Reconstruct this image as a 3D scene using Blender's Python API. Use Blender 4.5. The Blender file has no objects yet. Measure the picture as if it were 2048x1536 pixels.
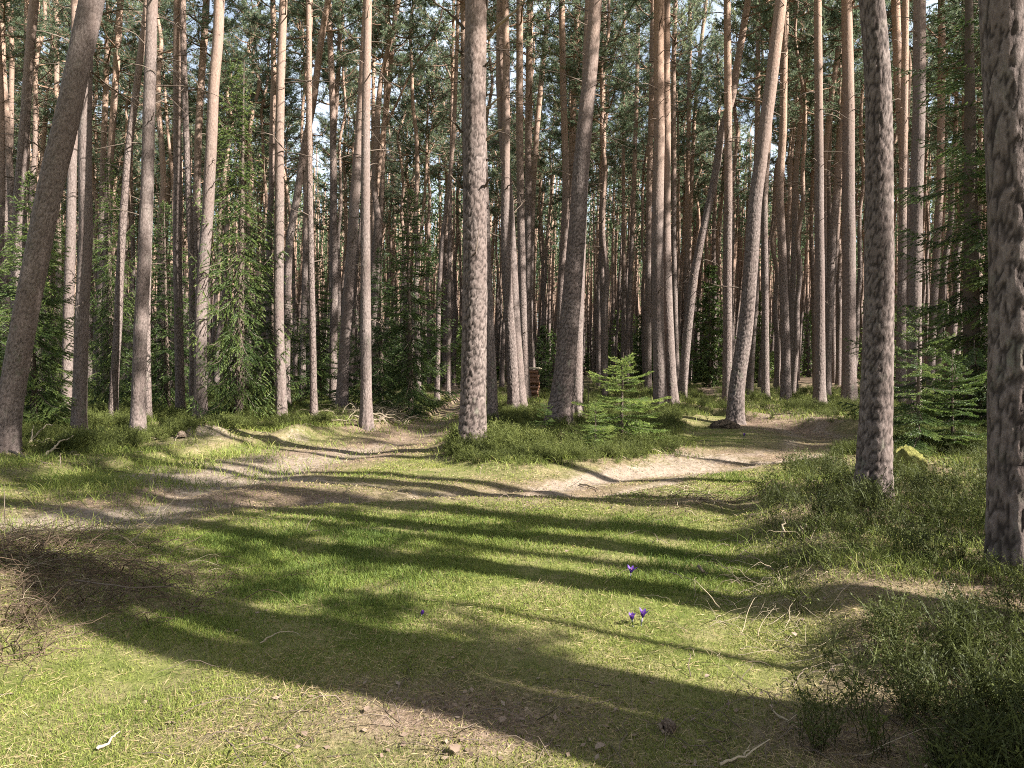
import bpy, math
import numpy as np
from mathutils import Vector, Quaternion

RNG = np.random.default_rng(11)
scene = bpy.context.scene
COL = scene.collection

# ------------------------------------------------------------------ camera model
F = 1420.0
CAM_H = 1.6
PITCH = math.atan(38 / F)
SUN_EL = math.radians(37)
SUN_H = np.array([0.899, -0.438])          # horizontal direction towards the sun


def ray(px, py):
    u = (px - 1024) / F
    v = -(py - 768) / F
    return np.array([u, math.cos(PITCH) + v * math.sin(PITCH), -math.sin(PITCH) + v * math.cos(PITCH)])


def at(px, py, Y):
    d = ray(px, py)
    t = Y / d[1]
    return np.array([d[0] * t, Y, CAM_H + d[2] * t])


# ------------------------------------------------------------------ noise
_T = np.random.default_rng(5).random((256, 256))


def vnoise(x, y):
    x = np.asarray(x, float); y = np.asarray(y, float)
    xi = np.floor(x).astype(int); yi = np.floor(y).astype(int)
    fx = x - xi; fy = y - yi
    fx = fx * fx * (3 - 2 * fx); fy = fy * fy * (3 - 2 * fy)
    a = _T[xi & 255, yi & 255]; b = _T[(xi + 1) & 255, yi & 255]
    c = _T[xi & 255, (yi + 1) & 255]; d = _T[(xi + 1) & 255, (yi + 1) & 255]
    return (a * (1 - fx) + b * fx) * (1 - fy) + (c * (1 - fx) + d * fx) * fy


def fbm(x, y, o=3):
    s = 0; a = 0.5; n = 0
    for i in range(o):
        s = s + a * vnoise(x * 2 ** i + 17.3 * i, y * 2 ** i + 9.1 * i); n += a; a *= 0.5
    return s / n


def sstep(a, b, x):
    t = np.clip((x - a) / (b - a), 0, 1)
    return t * t * (3 - 2 * t)


# ------------------------------------------------------------------ ground plan (world metres, from pixels on a flat ground)
def gp(px, py):
    d = ray(px, py)
    t = -CAM_H / d[2]
    return np.array([d[0] * t, d[1] * t])


def poly_dist(x, y, pts):
    best = np.full(np.shape(x), 1e9)
    for (a, b) in zip(pts[:-1], pts[1:]):
        ax, ay = a; bx, by = b
        L2 = (bx - ax) ** 2 + (by - ay) ** 2
        t = np.clip(((x - ax) * (bx - ax) + (y - ay) * (by - ay)) / L2, 0, 1)
        best = np.minimum(best, np.hypot(x - ax - t * (bx - ax), y - ay - t * (by - ay)))
    return best


def gpts(*p):
    return [gp(*q) for q in p]


TRACK_L = gpts((-500, 1075), (0, 1050), (230, 1035), (390, 985), (560, 935), (700, 905), (830, 868), (890, 838), (912, 815), (905, 790), (895, 772))
TRACK_R = gpts((1180, 975), (1290, 940), (1450, 918), (1620, 896), (1640, 872), (1570, 850), (1500, 828), (1440, 806), (1410, 792), (1430, 775))
RUT_A = gpts((300, 1015), (600, 1008), (900, 985), (1100, 968), (1250, 935), (1400, 922), (1560, 915))
RUT_B = gpts((350, 965), (560, 958), (760, 972), (900, 990), (1150, 985), (1350, 955))
RUT_C = gpts((1250, 905), (1420, 905), (1560, 912), (1700, 895))
LEFT_BANK = gpts((-300, 960), (0, 940), (150, 930), (330, 925), (460, 900))


def ell(x, y, px, py, rx, ry):
    """soft ellipse on the ground round the point under a pixel"""
    c = gp(px, py)
    a = rx / F * c[1]
    b = (gp(px, py - ry)[1] - gp(px, py + ry)[1]) / 2
    return np.exp(-(((x - c[0]) / a) ** 2 + ((y - c[1]) / b) ** 2))


def bank_right(x, y):
    """bilberry bank on the right, world mask"""
    edge = np.interp(y, [1.5, 2.9, 3.4, 4.0, 5.2, 6.6, 8.3, 9.5, 11, 12.0, 14, 30], [0.9, 1.15, 1.35, 1.65, 2.0, 2.2, 3.0, 3.5, 4.6, 5.6, 8.0, 20])
    return sstep(-0.25, 0.45, x - edge + (fbm(x * 1.3, y * 1.3) - 0.5) * 0.9)


def isle(x, y):
    """the wooded wedge between the tracks"""
    lo = np.interp(y, [10.2, 12, 14, 18, 26, 60], [-0.4, -1.5, -1.7, -1.9, -2.3, -3.0])
    hi = np.interp(y, [10.2, 11.3, 13, 16, 20, 26, 40], [0.2, 2.0, 3.6, 4.2, 5.8, 7.2, 11.0])
    n = (fbm(x * 0.9 + 5, y * 0.9) - 0.5) * 0.9
    return sstep(0, 0.8, x - lo + n) * sstep(0, 0.8, hi - x + n) * sstep(10.0, 11.4, y + n)


def left_wood(x, y):
    e = np.interp(x, [-40, -9, -7.0, -5.9, -4.6, -3.5, -2.6, -2.4], [9, 8.6, 8.9, 11.5, 15.0, 17.0, 21.5, 40])
    return sstep(0, 1.3, y - e + (fbm(x * 0.8, y * 0.8 + 4) - 0.5) * 1.2) * (x < -1.8)


def right_wood(x, y):
    e = np.interp(x, [5, 6.4, 7.5, 9, 12, 40], [26, 18.6, 17.0, 15.0, 12, 6])
    return sstep(0, 1.2, y - e + (fbm(x * 0.8, y * 0.8 + 8) - 0.5)) * (x > 4.5)


def height(x, y):
    x = np.asarray(x, float); y = np.asarray(y, float)
    h = 0.22 * (fbm(x / 7 + 3, y / 7 + 1, 2) - 0.5) * sstep(3, 9, np.hypot(x, y))
    h = h + 0.10 * (fbm(x / 1.8, y / 1.8 + 7, 3) - 0.5) + 0.035 * (fbm(x / 0.35 + 2, y / 0.35, 2) - 0.5)
    h = h + 0.20 * bank_right(x, y) * sstep(2.0, 5, y) + 0.11 * isle(x, y) + 0.12 * left_wood(x, y) + 0.2 * right_wood(x, y)
    cx, cy = gp(945, 900)
    h = h + 0.16 * np.exp(-(((x - cx) / 1.3) ** 2 + ((y - cy) / 1.2) ** 2))
    for pts, w, d in ((TRACK_L, 0.5, 0.07), (TRACK_R, 0.5, 0.09), (RUT_A, 0.22, 0.07), (RUT_B, 0.2, 0.06), (RUT_C, 0.2, 0.07)):
        h = h - d * np.exp(-(poly_dist(x, y, pts) / w) ** 2)
    h = h + 0.15 * ell(x, y, 70, 1170, 240, 95) + 0.26 * ell(x, y, 405, 885, 62, 12) + 0.2 * ell(x, y, 598, 876, 34, 9) + 0.08 * ell(x, y, 1395, 1018, 50, 14)
    h = h + 0.9 * sstep(60, 170, y) 
    return h


def ground_hit(px, py):
    d = ray(px, py)
    t = np.geomspace(1.5, 160, 6000)
    z = CAM_H + d[2] * t
    g = height(d[0] * t, d[1] * t)
    i = np.nonzero(z < g)[0]
    k = t[i[0]] if len(i) else 90.0
    return np.array([d[0] * k, d[1] * k, float(height(d[0] * k, d[1] * k))])


# ------------------------------------------------------------------ mesh helpers
def mesh(name, V, quads=None, tris=None, mats=(), qmat=None, tmat=None, attrs=None, smooth=False):
    me = bpy.data.meshes.new(name)
    V = np.ascontiguousarray(V, np.float32).reshape(-1, 3)
    parts = []; starts = []; n = 0; mi = []
    if quads is not None and len(quads):
        q = np.asarray(quads, np.int32); parts.append(q.ravel()); starts.append(np.arange(len(q)) * 4); n = q.size
        mi.append(np.zeros(len(q), np.int32) if qmat is None else np.asarray(qmat, np.int32))
    if tris is not None and len(tris):
        t = np.asarray(tris, np.int32); parts.append(t.ravel()); starts.append(n + np.arange(len(t)) * 3); n += t.size
        mi.append(np.zeros(len(t), np.int32) if tmat is None else np.asarray(tmat, np.int32))
    li = np.concatenate(parts); st = np.concatenate(starts).astype(np.int32); mi = np.concatenate(mi)
    me.vertices.add(len(V)); me.loops.add(len(li)); me.polygons.add(len(st))
    me.vertices.foreach_set('co', V.ravel())
    me.loops.foreach_set('vertex_index', li)
    me.polygons.foreach_set('loop_start', st)
    for m in mats: me.materials.append(m)
    me.polygons.foreach_set('material_index', mi)
    me.update(calc_edges=True)
    if smooth: me.polygons.foreach_set('use_smooth', np.ones(len(st), bool))
    for k, a in (attrs or {}).items():
        at_ = me.attributes.new(k, 'FLOAT', 'POINT'); at_.data.foreach_set('value', np.ascontiguousarray(a, np.float32))
    return me


def obj(name, me, parent=None, loc=None):
    o = bpy.data.objects.new(name, me); COL.objects.link(o)
    if parent is not None: o.parent = parent
    if loc is not None: o.location = loc
    return o


def thing(name, label, cat, loc, group=None):
    o = bpy.data.objects.new(name, None); COL.objects.link(o)
    o.empty_display_size = 0.2
    o.location = loc; o['label'] = label; o['category'] = cat
    if group: o['group'] = group
    return o


def tag(o, label=None, cat=None, group=None, kind=None):
    if label: o['label'] = label
    if cat: o['category'] = cat
    if group: o['group'] = group
    if kind: o['kind'] = kind
    return o


def norm(v):
    return v / np.maximum(np.linalg.norm(v, axis=-1, keepdims=True), 1e-9)


class Geo:
    """collects quads / tris with a tint per vertex"""
    def __init__(s): s.V = []; s.Q = []; s.T = []; s.qm = []; s.tm = []; s.a = []; s.n = 0
    def add(s, V, Q=None, T=None, m=0, tint=0.5):
        V = np.asarray(V, float).reshape(-1, 3)
        if Q is not None and len(Q): s.Q.append(np.asarray(Q) + s.n); s.qm.append(np.full(len(Q), m))
        if T is not None and len(T): s.T.append(np.asarray(T) + s.n); s.tm.append(np.full(len(T), m))
        s.a.append(np.broadcast_to(np.asarray(tint, float), (len(V),)).copy()); s.V.append(V); s.n += len(V)
    def tubes(s, P, R, sides=4, m=0, tint=0.5):
        """P (n,k,3) polylines, R (n,k) radii"""
        P = np.asarray(P, float); R = np.asarray(R, float); n, k, _ = P.shape
        tan = norm(np.gradient(P, axis=1))
        ref = np.where(np.abs(tan[..., 2:3]) > 0.9, np.array([1.0, 0, 0]), np.array([0, 0, 1.0]))
        a = norm(np.cross(tan, ref)); b = np.cross(tan, a)
        th = np.arange(sides) / sides * 2 * np.pi
        V = P[:, :, None] + R[:, :, None, None] * (a[:, :, None] * np.cos(th)[None, None, :, None] + b[:, :, None] * np.sin(th)[None, None, :, None])
        i = np.arange(n * k * sides).reshape(n, k, sides)
        j = np.roll(i, -1, axis=2)
        Q = np.stack([i[:, :-1], j[:, :-1], j[:, 1:], i[:, 1:]], -1).reshape(-1, 4)
        tt = np.broadcast_to(np.asarray(tint, float).reshape(-1, 1, 1), (n, k, sides)).ravel() if np.ndim(tint) else tint
        s.add(V, Q, m=m, tint=tt)
    def diamonds(s, B, D, L, W, m=0, tint=0.5, flat=None, rng=RNG):
        """needle / leaf shaped quads from base B along D"""
        D = norm(D); n = len(B)
        if flat is None:
            r = rng.normal(size=(n, 3)); side = norm(np.cross(D, r))
        else:
            side = norm(np.cross(D, flat))
        L = np.broadcast_to(L, (n,))[:, None]; W = np.broadcast_to(W, (n,))[:, None]
        V = np.stack([B, B + D * L * 0.45 + side * W / 2, B + D * L, B + D * L * 0.45 - side * W / 2], 1)
        s.add(V, np.arange(n * 4).reshape(n, 4), m=m, tint=np.repeat(np.broadcast_to(tint, (n,)), 4))
    def blades(s, B, D, L, W, bend, m=0, tint=0.5, rng=RNG):
        """grass blades: quad + tip, bending over along a random heading"""
        n = len(B); D = norm(D)
        az = rng.random(n) * 2 * np.pi
        hd = np.stack([np.cos(az), np.sin(az), np.zeros(n)], 1)
        side = norm(np.cross(hd, D) + 1e-6); L = L[:, None]; W = W[:, None]; bend = bend[:, None]
        mid = B + D * L * 0.55 + hd * L * bend * 0.25
        tip = B + D * L * (1 - 0.3 * bend) + hd * L * bend
        V = np.stack([B - side * W / 2, B + side * W / 2, mid + side * W * 0.4, mid - side * W * 0.4, tip], 1)
        i = np.arange(n)[:, None] * 5
        s.add(V, i + [0, 1, 2, 3], i + [3, 2, 4], m=m, tint=np.repeat(np.broadcast_to(tint, (n,)), 5))
    def build(s, name, mats, smooth=False):
        return mesh(name, np.concatenate(s.V), np.concatenate(s.Q) if s.Q else None, np.concatenate(s.T) if s.T else None, mats,
                    np.concatenate(s.qm) if s.Q else None, np.concatenate(s.tm) if s.T else None, {'tint': np.concatenate(s.a)}, smooth)


# ------------------------------------------------------------------ materials
class N:
    def __init__(s, name):
        s.m = bpy.data.materials.new(name); s.m.use_nodes = True; s.t = s.m.node_tree; s.t.nodes.clear()
        s.out = s.n('ShaderNodeOutputMaterial')
    def n(s, kind, **kw):
        x = s.t.nodes.new(kind)
        for k, v in kw.items(): setattr(x, k, v)
        return x
    def l(s, a, b): s.t.links.new(a, b)
    def val(s, sock, v):
        if hasattr(v, 'is_linked') or hasattr(v, 'links'): s.l(v, sock)
        else: sock.default_value = v
    def math(s, op, a, b=None, c=None, clamp=False):
        x = s.n('ShaderNodeMath', operation=op, use_clamp=clamp)
        for i, v in enumerate((a, b, c)):
            if v is not None: s.val(x.inputs[i], v)
        return x.outputs[0]
    def mix(s, f, a, b, blend='MIX'):
        x = s.n('ShaderNodeMix', data_type='RGBA', blend_type=blend)
        s.val(x.inputs[0], f)
        for i, v in ((6, a), (7, b)):
            if isinstance(v, tuple): x.inputs[i].default_value = (*v, 1)
            else: s.l(v, x.inputs[i])
        return x.outputs[2]
    def attr(s, name): return s.n('ShaderNodeAttribute', attribute_name=name).outputs['Fac']
    def noise(s, vec, scale, detail=4, rough=0.55, out='Fac'):
        x = s.n('ShaderNodeTexNoise'); x.inputs['Scale'].default_value = scale; x.inputs['Detail'].default_value = detail; x.inputs['Roughness'].default_value = rough
        if vec is not None: s.l(vec, x.inputs['Vector'])
        return x.outputs[out]
    def ramp(s, f, stops):
        x = s.n('ShaderNodeValToRGB'); e = x.color_ramp.elements
        while len(e) < len(stops): e.new(0.5)
        for i, (p, c) in enumerate(stops):
            e[i].position = p; e[i].color = (*c, 1) if isinstance(c, tuple) else (c, c, c, 1)
        s.l(f, x.inputs[0]); return x.outputs[0]
    def mapr(s, f, a, b, c, d):
        x = s.n('ShaderNodeMapRange', interpolation_type='SMOOTHSTEP'); s.l(f, x.inputs[0])
        for i, v in enumerate((a, b, c, d)): x.inputs[i + 1].default_value = v
        return x.outputs[0]
    def coords(s, scale=(1, 1, 1), kind='Object'):
        tc = s.n('ShaderNodeTexCoord'); mp = s.n('ShaderNodeMapping'); mp.inputs['Scale'].default_value = scale
        s.l(tc.outputs[kind], mp.inputs[0]); return mp.outputs[0]
    def bsdf(s, color, rough=0.9, spec=0.15, normal=None, transl=0.0, tcolor=None):
        b = s.n('ShaderNodeBsdfPrincipled')
        if isinstance(color, tuple): b.inputs['Base Color'].default_value = (*color, 1)
        else: s.l(color, b.inputs['Base Color'])
        s.val(b.inputs['Roughness'], rough); b.inputs['Specular IOR Level'].default_value = spec
        if normal is not None: s.l(normal, b.inputs['Normal'])
        o = b.outputs[0]
        if transl:
            t = s.n('ShaderNodeBsdfTranslucent')
            c = tcolor if tcolor is not None else color
            if isinstance(c, tuple): t.inputs[0].default_value = (*c, 1)
            else: s.l(c, t.inputs[0])
            mx = s.n('ShaderNodeMixShader'); mx.inputs[0].default_value = transl
            s.l(o, mx.inputs[1]); s.l(t.outputs[0], mx.inputs[2]); o = mx.outputs[0]
        s.l(o, s.out.inputs[0]); return s.m
    def bump(s, h, strength=0.5, dist=0.02):
        b = s.n('ShaderNodeBump'); b.inputs['Strength'].default_value = strength; b.inputs['Distance'].default_value = dist
        s.l(h, b.inputs['Height']); return b.outputs[0]


def bark_material(name, near):
    g = N(name)
    tc = g.n('ShaderNodeTexCoord'); sep = g.n('ShaderNodeSeparateXYZ'); g.l(tc.outputs['Object'], sep.inputs[0])
    z = sep.outputs[2]
    info = g.n('ShaderNodeObjectInfo')
    rnd = info.outputs['Random']
    off = g.n('ShaderNodeVectorMath', operation='ADD'); g.l(tc.outputs['Object'], off.inputs[0])
    cmb = g.n('ShaderNodeCombineXYZ'); g.l(g.math('MULTIPLY', rnd, 37.0), cmb.inputs[0]); g.l(g.math('MULTIPLY', rnd, 91.0), cmb.inputs[2])
    g.l(cmb.outputs[0], off.inputs[1])
    P = off.outputs[0]
    def stretched(v, s):
        m = g.n('ShaderNodeMapping'); m.inputs['Scale'].default_value = s; g.l(v, m.inputs[0]); return m.outputs[0]
    fine = g.noise(stretched(P, (1, 1, 0.45)), 42, 6, 0.65)
    big = g.noise(stretched(P, (1, 1, 0.35)), 2.2, 4, 0.6)
    if near:
        plate = g.attr('plate')
    else:
        w = g.n('ShaderNodeVectorMath', operation='ADD'); g.l(stretched(P, (1, 1, 0.5)), w.inputs[0])
        wn = g.n('ShaderNodeVectorMath', operation='SCALE'); wn.inputs['Scale'].default_value = 0.06
        g.l(g.noise(P, 9, 3, 0.6, 'Color'), wn.inputs[0]); g.l(wn.outputs[0], w.inputs[1])
        vo = g.n('ShaderNodeTexVoronoi', feature='DISTANCE_TO_EDGE'); vo.inputs['Scale'].default_value = 13; g.l(w.outputs[0], vo.inputs['Vector'])
        plate = g.mapr(vo.outputs['Distance'], 0.0, 0.13, 0.0, 1.0)
    # lower bark: grey-brown plates with dark cracks; higher up: thin orange flaking bark
    up = g.mapr(g.math('ADD', z, g.math('MULTIPLY_ADD', big, 6.0, g.math('MULTIPLY_ADD', rnd, 4.0, -5.0))), 6.0, 14.0, 0.0, 1.0)
    low = g.mix(g.mapr(fine, 0.3, 0.75, 0.0, 1.0), (0.110, 0.084, 0.073), (0.245, 0.198, 0.176))
    low = g.mix(g.mapr(big, 0.35, 0.7, 0.0, 0.6), low, (0.135, 0.098, 0.084))
    lich = g.math('MULTIPLY', g.mapr(g.noise(stretched(P, (1, 1, 0.6)), 5.5, 5, 0.7), 0.55, 0.72, 0.0, 1.0), g.mapr(z, 0.2, 5.0, 0.6, 0.15))
    low = g.mix(lich, low, (0.140, 0.150, 0.105))
    crack = g.math('SUBTRACT', 1.0, plate)
    low = g.mix(g.math('MULTIPLY', crack, 0.95 if near else 0.55), low, (0.030, 0.023, 0.020))
    orange = g.mix(g.mapr(fine, 0.3, 0.7, 0.0, 1.0), (0.20, 0.120, 0.082), (0.40, 0.275, 0.200))
    orange = g.mix(g.mapr(big, 0.4, 0.68, 0.0, 0.65), orange, (0.22, 0.165, 0.138))
    col = g.mix(up, low, orange)
    knots = g.n('ShaderNodeTexVoronoi'); knots.inputs['Scale'].default_value = 3.0; g.l(stretched(P, (1, 1, 1.3)), knots.inputs['Vector'])
    col = g.mix(g.mapr(knots.outputs['Distance'], 0.035, 0.13, 0.7, 0.0), col, (0.045, 0.034, 0.028))
    hgt = g.math('MULTIPLY_ADD', plate, 0.0 if near else 1.0, g.math('MULTIPLY', fine, 0.55))
    dist = g.math('MULTIPLY_ADD', up, -0.012, 0.02)
    b = g.n('ShaderNodeBump'); b.inputs['Strength'].default_value = 0.85 if near else 0.6; g.l(dist, b.inputs['Distance']); g.l(hgt, b.inputs['Height'])
    return g.bsdf(col, 0.92, 0.1, b.outputs[0])


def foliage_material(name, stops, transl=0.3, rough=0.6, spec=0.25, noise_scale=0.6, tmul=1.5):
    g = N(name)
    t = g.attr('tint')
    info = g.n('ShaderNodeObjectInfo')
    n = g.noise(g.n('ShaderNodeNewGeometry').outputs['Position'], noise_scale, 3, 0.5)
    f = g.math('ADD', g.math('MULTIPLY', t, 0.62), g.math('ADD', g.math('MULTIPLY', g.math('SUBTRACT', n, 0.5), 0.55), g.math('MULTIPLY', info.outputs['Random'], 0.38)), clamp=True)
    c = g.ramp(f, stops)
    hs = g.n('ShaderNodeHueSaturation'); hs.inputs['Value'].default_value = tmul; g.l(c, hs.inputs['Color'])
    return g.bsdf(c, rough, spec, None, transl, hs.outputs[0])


def wood_material(name, a, b, scale=8, stretch=(1, 1, 1)):
    g = N(name)
    n = g.noise(g.coords(stretch), scale, 5, 0.6)
    t = g.attr('tint')
    c = g.mix(g.math('MULTIPLY_ADD', t, 0.5, g.math('MULTIPLY', n, 0.6), clamp=True), a, b)
    return g.bsdf(c, 0.9, 0.1, g.bump(n, 0.5, 0.01))


M = {}
M['bark_near'] = bark_material('pine_bark_plates', True)
M['bark'] = bark_material('pine_bark', False)
M['pine'] = foliage_material('pine_needles', [(0.0, (0.045, 0.066, 0.040)), (0.4, (0.105, 0.140, 0.080)), (0.75, (0.180, 0.212, 0.120)), (1.0, (0.27, 0.28, 0.16))], 0.48, 0.5, 0.3)
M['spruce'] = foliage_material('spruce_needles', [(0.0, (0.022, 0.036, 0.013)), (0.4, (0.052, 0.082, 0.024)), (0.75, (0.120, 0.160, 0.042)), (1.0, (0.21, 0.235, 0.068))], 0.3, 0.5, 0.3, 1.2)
M['limb'] = wood_material('pine_limb', (0.085, 0.058, 0.045), (0.30, 0.19, 0.125), 6)
M['twig'] = wood_material('dead_twig', (0.055, 0.042, 0.034), (0.17, 0.13, 0.10), 9)
M['brush'] = wood_material('dry_bramble', (0.050, 0.034, 0.024), (0.135, 0.095, 0.062), 9)
M['palewood'] = wood_material('bleached_branch', (0.17, 0.135, 0.09), (0.38, 0.31, 0.215), 9)
M['young_spruce'] = foliage_material('young_spruce_needles', [(0.0, (0.034, 0.056, 0.016)), (0.4, (0.075, 0.118, 0.028)), (0.75, (0.155, 0.205, 0.048)), (1.0, (0.25, 0.285, 0.075))], 0.35, 0.5, 0.3, 1.2)
M['grass'] = foliage_material('grass_blades', [(0.0, (0.045, 0.075, 0.018)), (0.35, (0.092, 0.132, 0.024)), (0.62, (0.180, 0.212, 0.044)), (0.85, (0.285, 0.270, 0.085)), (1.0, (0.46, 0.39, 0.19))], 0.35, 0.6, 0.2, 1.1, 1.35)
M['moss'] = foliage_material('moss_shoots', [(0.0, (0.060, 0.075, 0.018)), (0.5, (0.150, 0.170, 0.035)), (1.0, (0.290, 0.285, 0.075))], 0.25, 0.8, 0.1, 1.7, 1.2)
M['straw'] = foliage_material('dry_grass', [(0.0, (0.15, 0.10, 0.055)), (0.4, (0.30, 0.225, 0.120)), (0.75, (0.45, 0.37, 0.21)), (1.0, (0.62, 0.54, 0.35))], 0.2, 0.8, 0.15, 1.5, 1.2)
M['bilberry'] = foliage_material('bilberry_stems', [(0.0, (0.026, 0.028, 0.012)), (0.35, (0.056, 0.066, 0.018)), (0.75, (0.120, 0.138, 0.033)), (1.0, (0.225, 0.215, 0.075))], 0.3, 0.6, 0.2, 1.3, 1.3)
M['litter'] = foliage_material('leaf_litter', [(0.0, (0.075, 0.050, 0.036)), (0.5, (0.19, 0.135, 0.098)), (0.85, (0.25, 0.19, 0.145)), (1.0, (0.33, 0.275, 0.225))], 0.1, 0.7, 0.2, 3.0, 1.1)
M['farpine'] = foliage_material('far_pine_needles', [(0.0, (0.026, 0.046, 0.022)), (0.4, (0.058, 0.090, 0.042)), (0.75, (0.100, 0.135, 0.062)), (1.0, (0.170, 0.190, 0.095))], 0.35, 0.6, 0.2, 0.25)


def ground_material():
    g = N('forest_floor')
    P = g.coords((1, 1, 1))
    sand, dirt_shade, green = g.attr('sand'), g.attr('dirt_shade'), g.attr('green')
    n1 = g.noise(P, 1.6, 6, 0.62); n2 = g.noise(P, 11, 6, 0.65); n3 = g.noise(P, 60, 5, 0.7); n4 = g.noise(P, 0.5, 4, 0.6)
    moss = g.ramp(g.math('ADD', g.math('MULTIPLY', n2, 0.6), g.math('MULTIPLY', n3, 0.4)), [(0.25, (0.038, 0.046, 0.013)), (0.5, (0.098, 0.112, 0.027)), (0.72, (0.205, 0.210, 0.052))])
    brown = g.ramp(g.math('ADD', g.math('MULTIPLY', n3, 0.65), g.math('MULTIPLY', n2, 0.35)), [(0.28, (0.050, 0.034, 0.024)), (0.5, (0.145, 0.100, 0.070)), (0.72, (0.32, 0.245, 0.175))])
    sandc = g.ramp(g.math('ADD', g.math('MULTIPLY', n3, 0.5), g.math('MULTIPLY', n2, 0.5)), [(0.25, (0.070, 0.052, 0.040)), (0.5, (0.200, 0.156, 0.118)), (0.75, (0.36, 0.30, 0.23))])
    straw = (0.34, 0.27, 0.14)
    base = g.mix(g.mapr(n1, 0.42, 0.62, 0.0, 0.32), moss, straw)
    fd = g.math('ADD', dirt_shade, g.math('MULTIPLY', g.math('SUBTRACT', g.math('ADD', n1, n2), 1.0), 0.9), clamp=True)
    c = g.mix(fd, base, brown)
    fs = g.math('ADD', sand, g.math('MULTIPLY', g.math('SUBTRACT', g.math('ADD', n1, n2), 1.0), 1.1))
    c = g.mix(g.mapr(fs, 0.3, 0.9, 0.0, 1.0), c, sandc)
    h = g.math('ADD', g.math('MULTIPLY', n3, 0.5), n2)
    return g.bsdf(c, 0.95, 0.08, g.bump(h, 0.8, 0.03))


M['ground'] = ground_material()


# ------------------------------------------------------------------ ground sheet
def masks(x, y):
    nz = fbm(x * 1.4 + 3, y * 1.4, 3)
    tl = poly_dist(x, y, TRACK_L); tr = poly_dist(x, y, TRACK_R)
    sand = (np.exp(-(tl / 0.5) ** 2) * 0.5 + np.exp(-((tr - 0.45) / 0.28) ** 2) * 0.6) * (0.4 + 1.0 * nz)
    for p, w, a in ((RUT_A, 0.25, 0.45), (RUT_B, 0.22, 0.5), (RUT_C, 0.25, 0.6)):
        sand = sand + a * np.exp(-(poly_dist(x, y, p) / w) ** 2)
    for (px, py, rx, ry, a) in ((520, 925, 170, 18, 0.7), (180, 1042, 220, 24, 0.95), (420, 955, 170, 18, 0.95), (640, 895, 130, 14, 0.5), (1400, 918, 190, 16, 0.3), (1330, 915, 70, 10, 0.3), (430, 962, 190, 9, 0.35), (405, 888, 66, 12, 0.9), (598, 880, 36, 8, 0.5), (1395, 1020, 50, 12, 0.4), (1160, 942, 90, 9, 0.35)):
        sand = sand + a * ell(x, y, px, py, rx, ry)
    dirt_shade = 0.12 + 0 * x
    dirt_shade = dirt_shade + (0.85 * np.exp(-(tl / 1.15) ** 2) + 0.6 * np.exp(-(tr / 1.0) ** 2)) * (0.45 + 1.0 * nz)
    for (px, py, rx, ry, a) in ((950, 1450, 330, 90, 0.85), (560, 1420, 260, 60, 0.35), (200, 1190, 230, 70, 0.75), (480, 1000, 300, 22, 0.75), (900, 975, 330, 26, 0.5), (620, 905, 160, 20, 0.6), (1400, 905, 260, 18, 0.45), (1090, 1000, 160, 20, 0.25), (350, 1480, 200, 30, 0.3), (1400, 1010, 120, 22, 0.6), (930, 890, 120, 20, 0.5), (1560, 860, 110, 14, 0.5), (760, 850, 100, 16, 0.6), (1600, 1500, 260, 70, 0.3)):
        dirt_shade = dirt_shade + a * ell(x, y, px, py, rx, ry)
    wood = np.maximum.reduce([isle(x, y), left_wood(x, y), right_wood(x, y)])
    dirt_shade = dirt_shade + 0.3 * wood * (y < 30)
    dirt_shade = dirt_shade + 0.6 * bank_right(x, y)  # bank floor browned so its colour carries the shade of the trees
    dirt_shade = dirt_shade + 0.45 * sstep(28, 45, y)
    for (tx, ty) in TRUNKS:
        dirt_shade = dirt_shade + 0.75 * np.exp(-(np.hypot(x - tx, y - ty) / 0.55) ** 2)
    green = np.clip(1.0 - 0.85 * np.clip(sand, 0, 1) - 0.75 * np.clip(dirt_shade, 0, 1), 0, 1)
    g2 = 0 * x
    for (px, py, rx, ry, a) in ((560, 1110, 300, 75, 0.9), (950, 1060, 380, 40, 0.6), (760, 1190, 300, 60, 0.7), (1330, 1160, 170, 40, 0.7), (250, 1440, 190, 70, 0.45), (1330, 990, 180, 14, 0.7), (700, 955, 200, 8, 0.4), (1330, 1100, 260, 60, 0.4), (1500, 950, 150, 14, 0.7), (420, 1250, 160, 60, 0.4)):
        g2 = g2 + a * ell(x, y, px, py, rx, ry)
    lush = np.clip(g2 * (0.55 + 0.9 * nz), 0, 1)
    return np.clip(sand, 0, 1), np.clip(dirt_shade, 0, 1), green, lush, wood


def spaced(lo, hi, d0, d1, step, grow):
    a = list(np.arange(lo, hi + 1e-6, step))
    s = step
    x = a[-1]
    while x < d1:
        s *= grow; x += s; a.append(x)
    s = step; x = a[0]
    while x > d0:
        s *= grow; x -= s; a.insert(0, x)
    return np.array(a)


# ------------------------------------------------------------------ trunks
def worley(u, v, nu, rng):
    nv = int(v.max()) + 4
    J = rng.random((nu, nv, 2))
    iu = np.floor(u).astype(int); iv = np.floor(v).astype(int)
    f1 = np.full(u.shape, 9.0); f2 = np.full(u.shape, 9.0); idv = np.zeros(u.shape)
    for du in (-1, 0, 1):
        for dv in (-1, 0, 1):
            a = (iu + du); b = np.clip(iv + dv, 0, nv - 1)
            j = J[a % nu, b]
            d = np.hypot(a + 0.15 + 0.7 * j[..., 0] - u, (iv + dv) + 0.1 + 0.8 * j[..., 1] - v)
            idv = np.where(d < f1, j[..., 0], idv)
            f2 = np.where(d < f1, f1, np.minimum(f2, d)); f1 = np.minimum(f1, d)
    return f1, f2, idv


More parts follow.
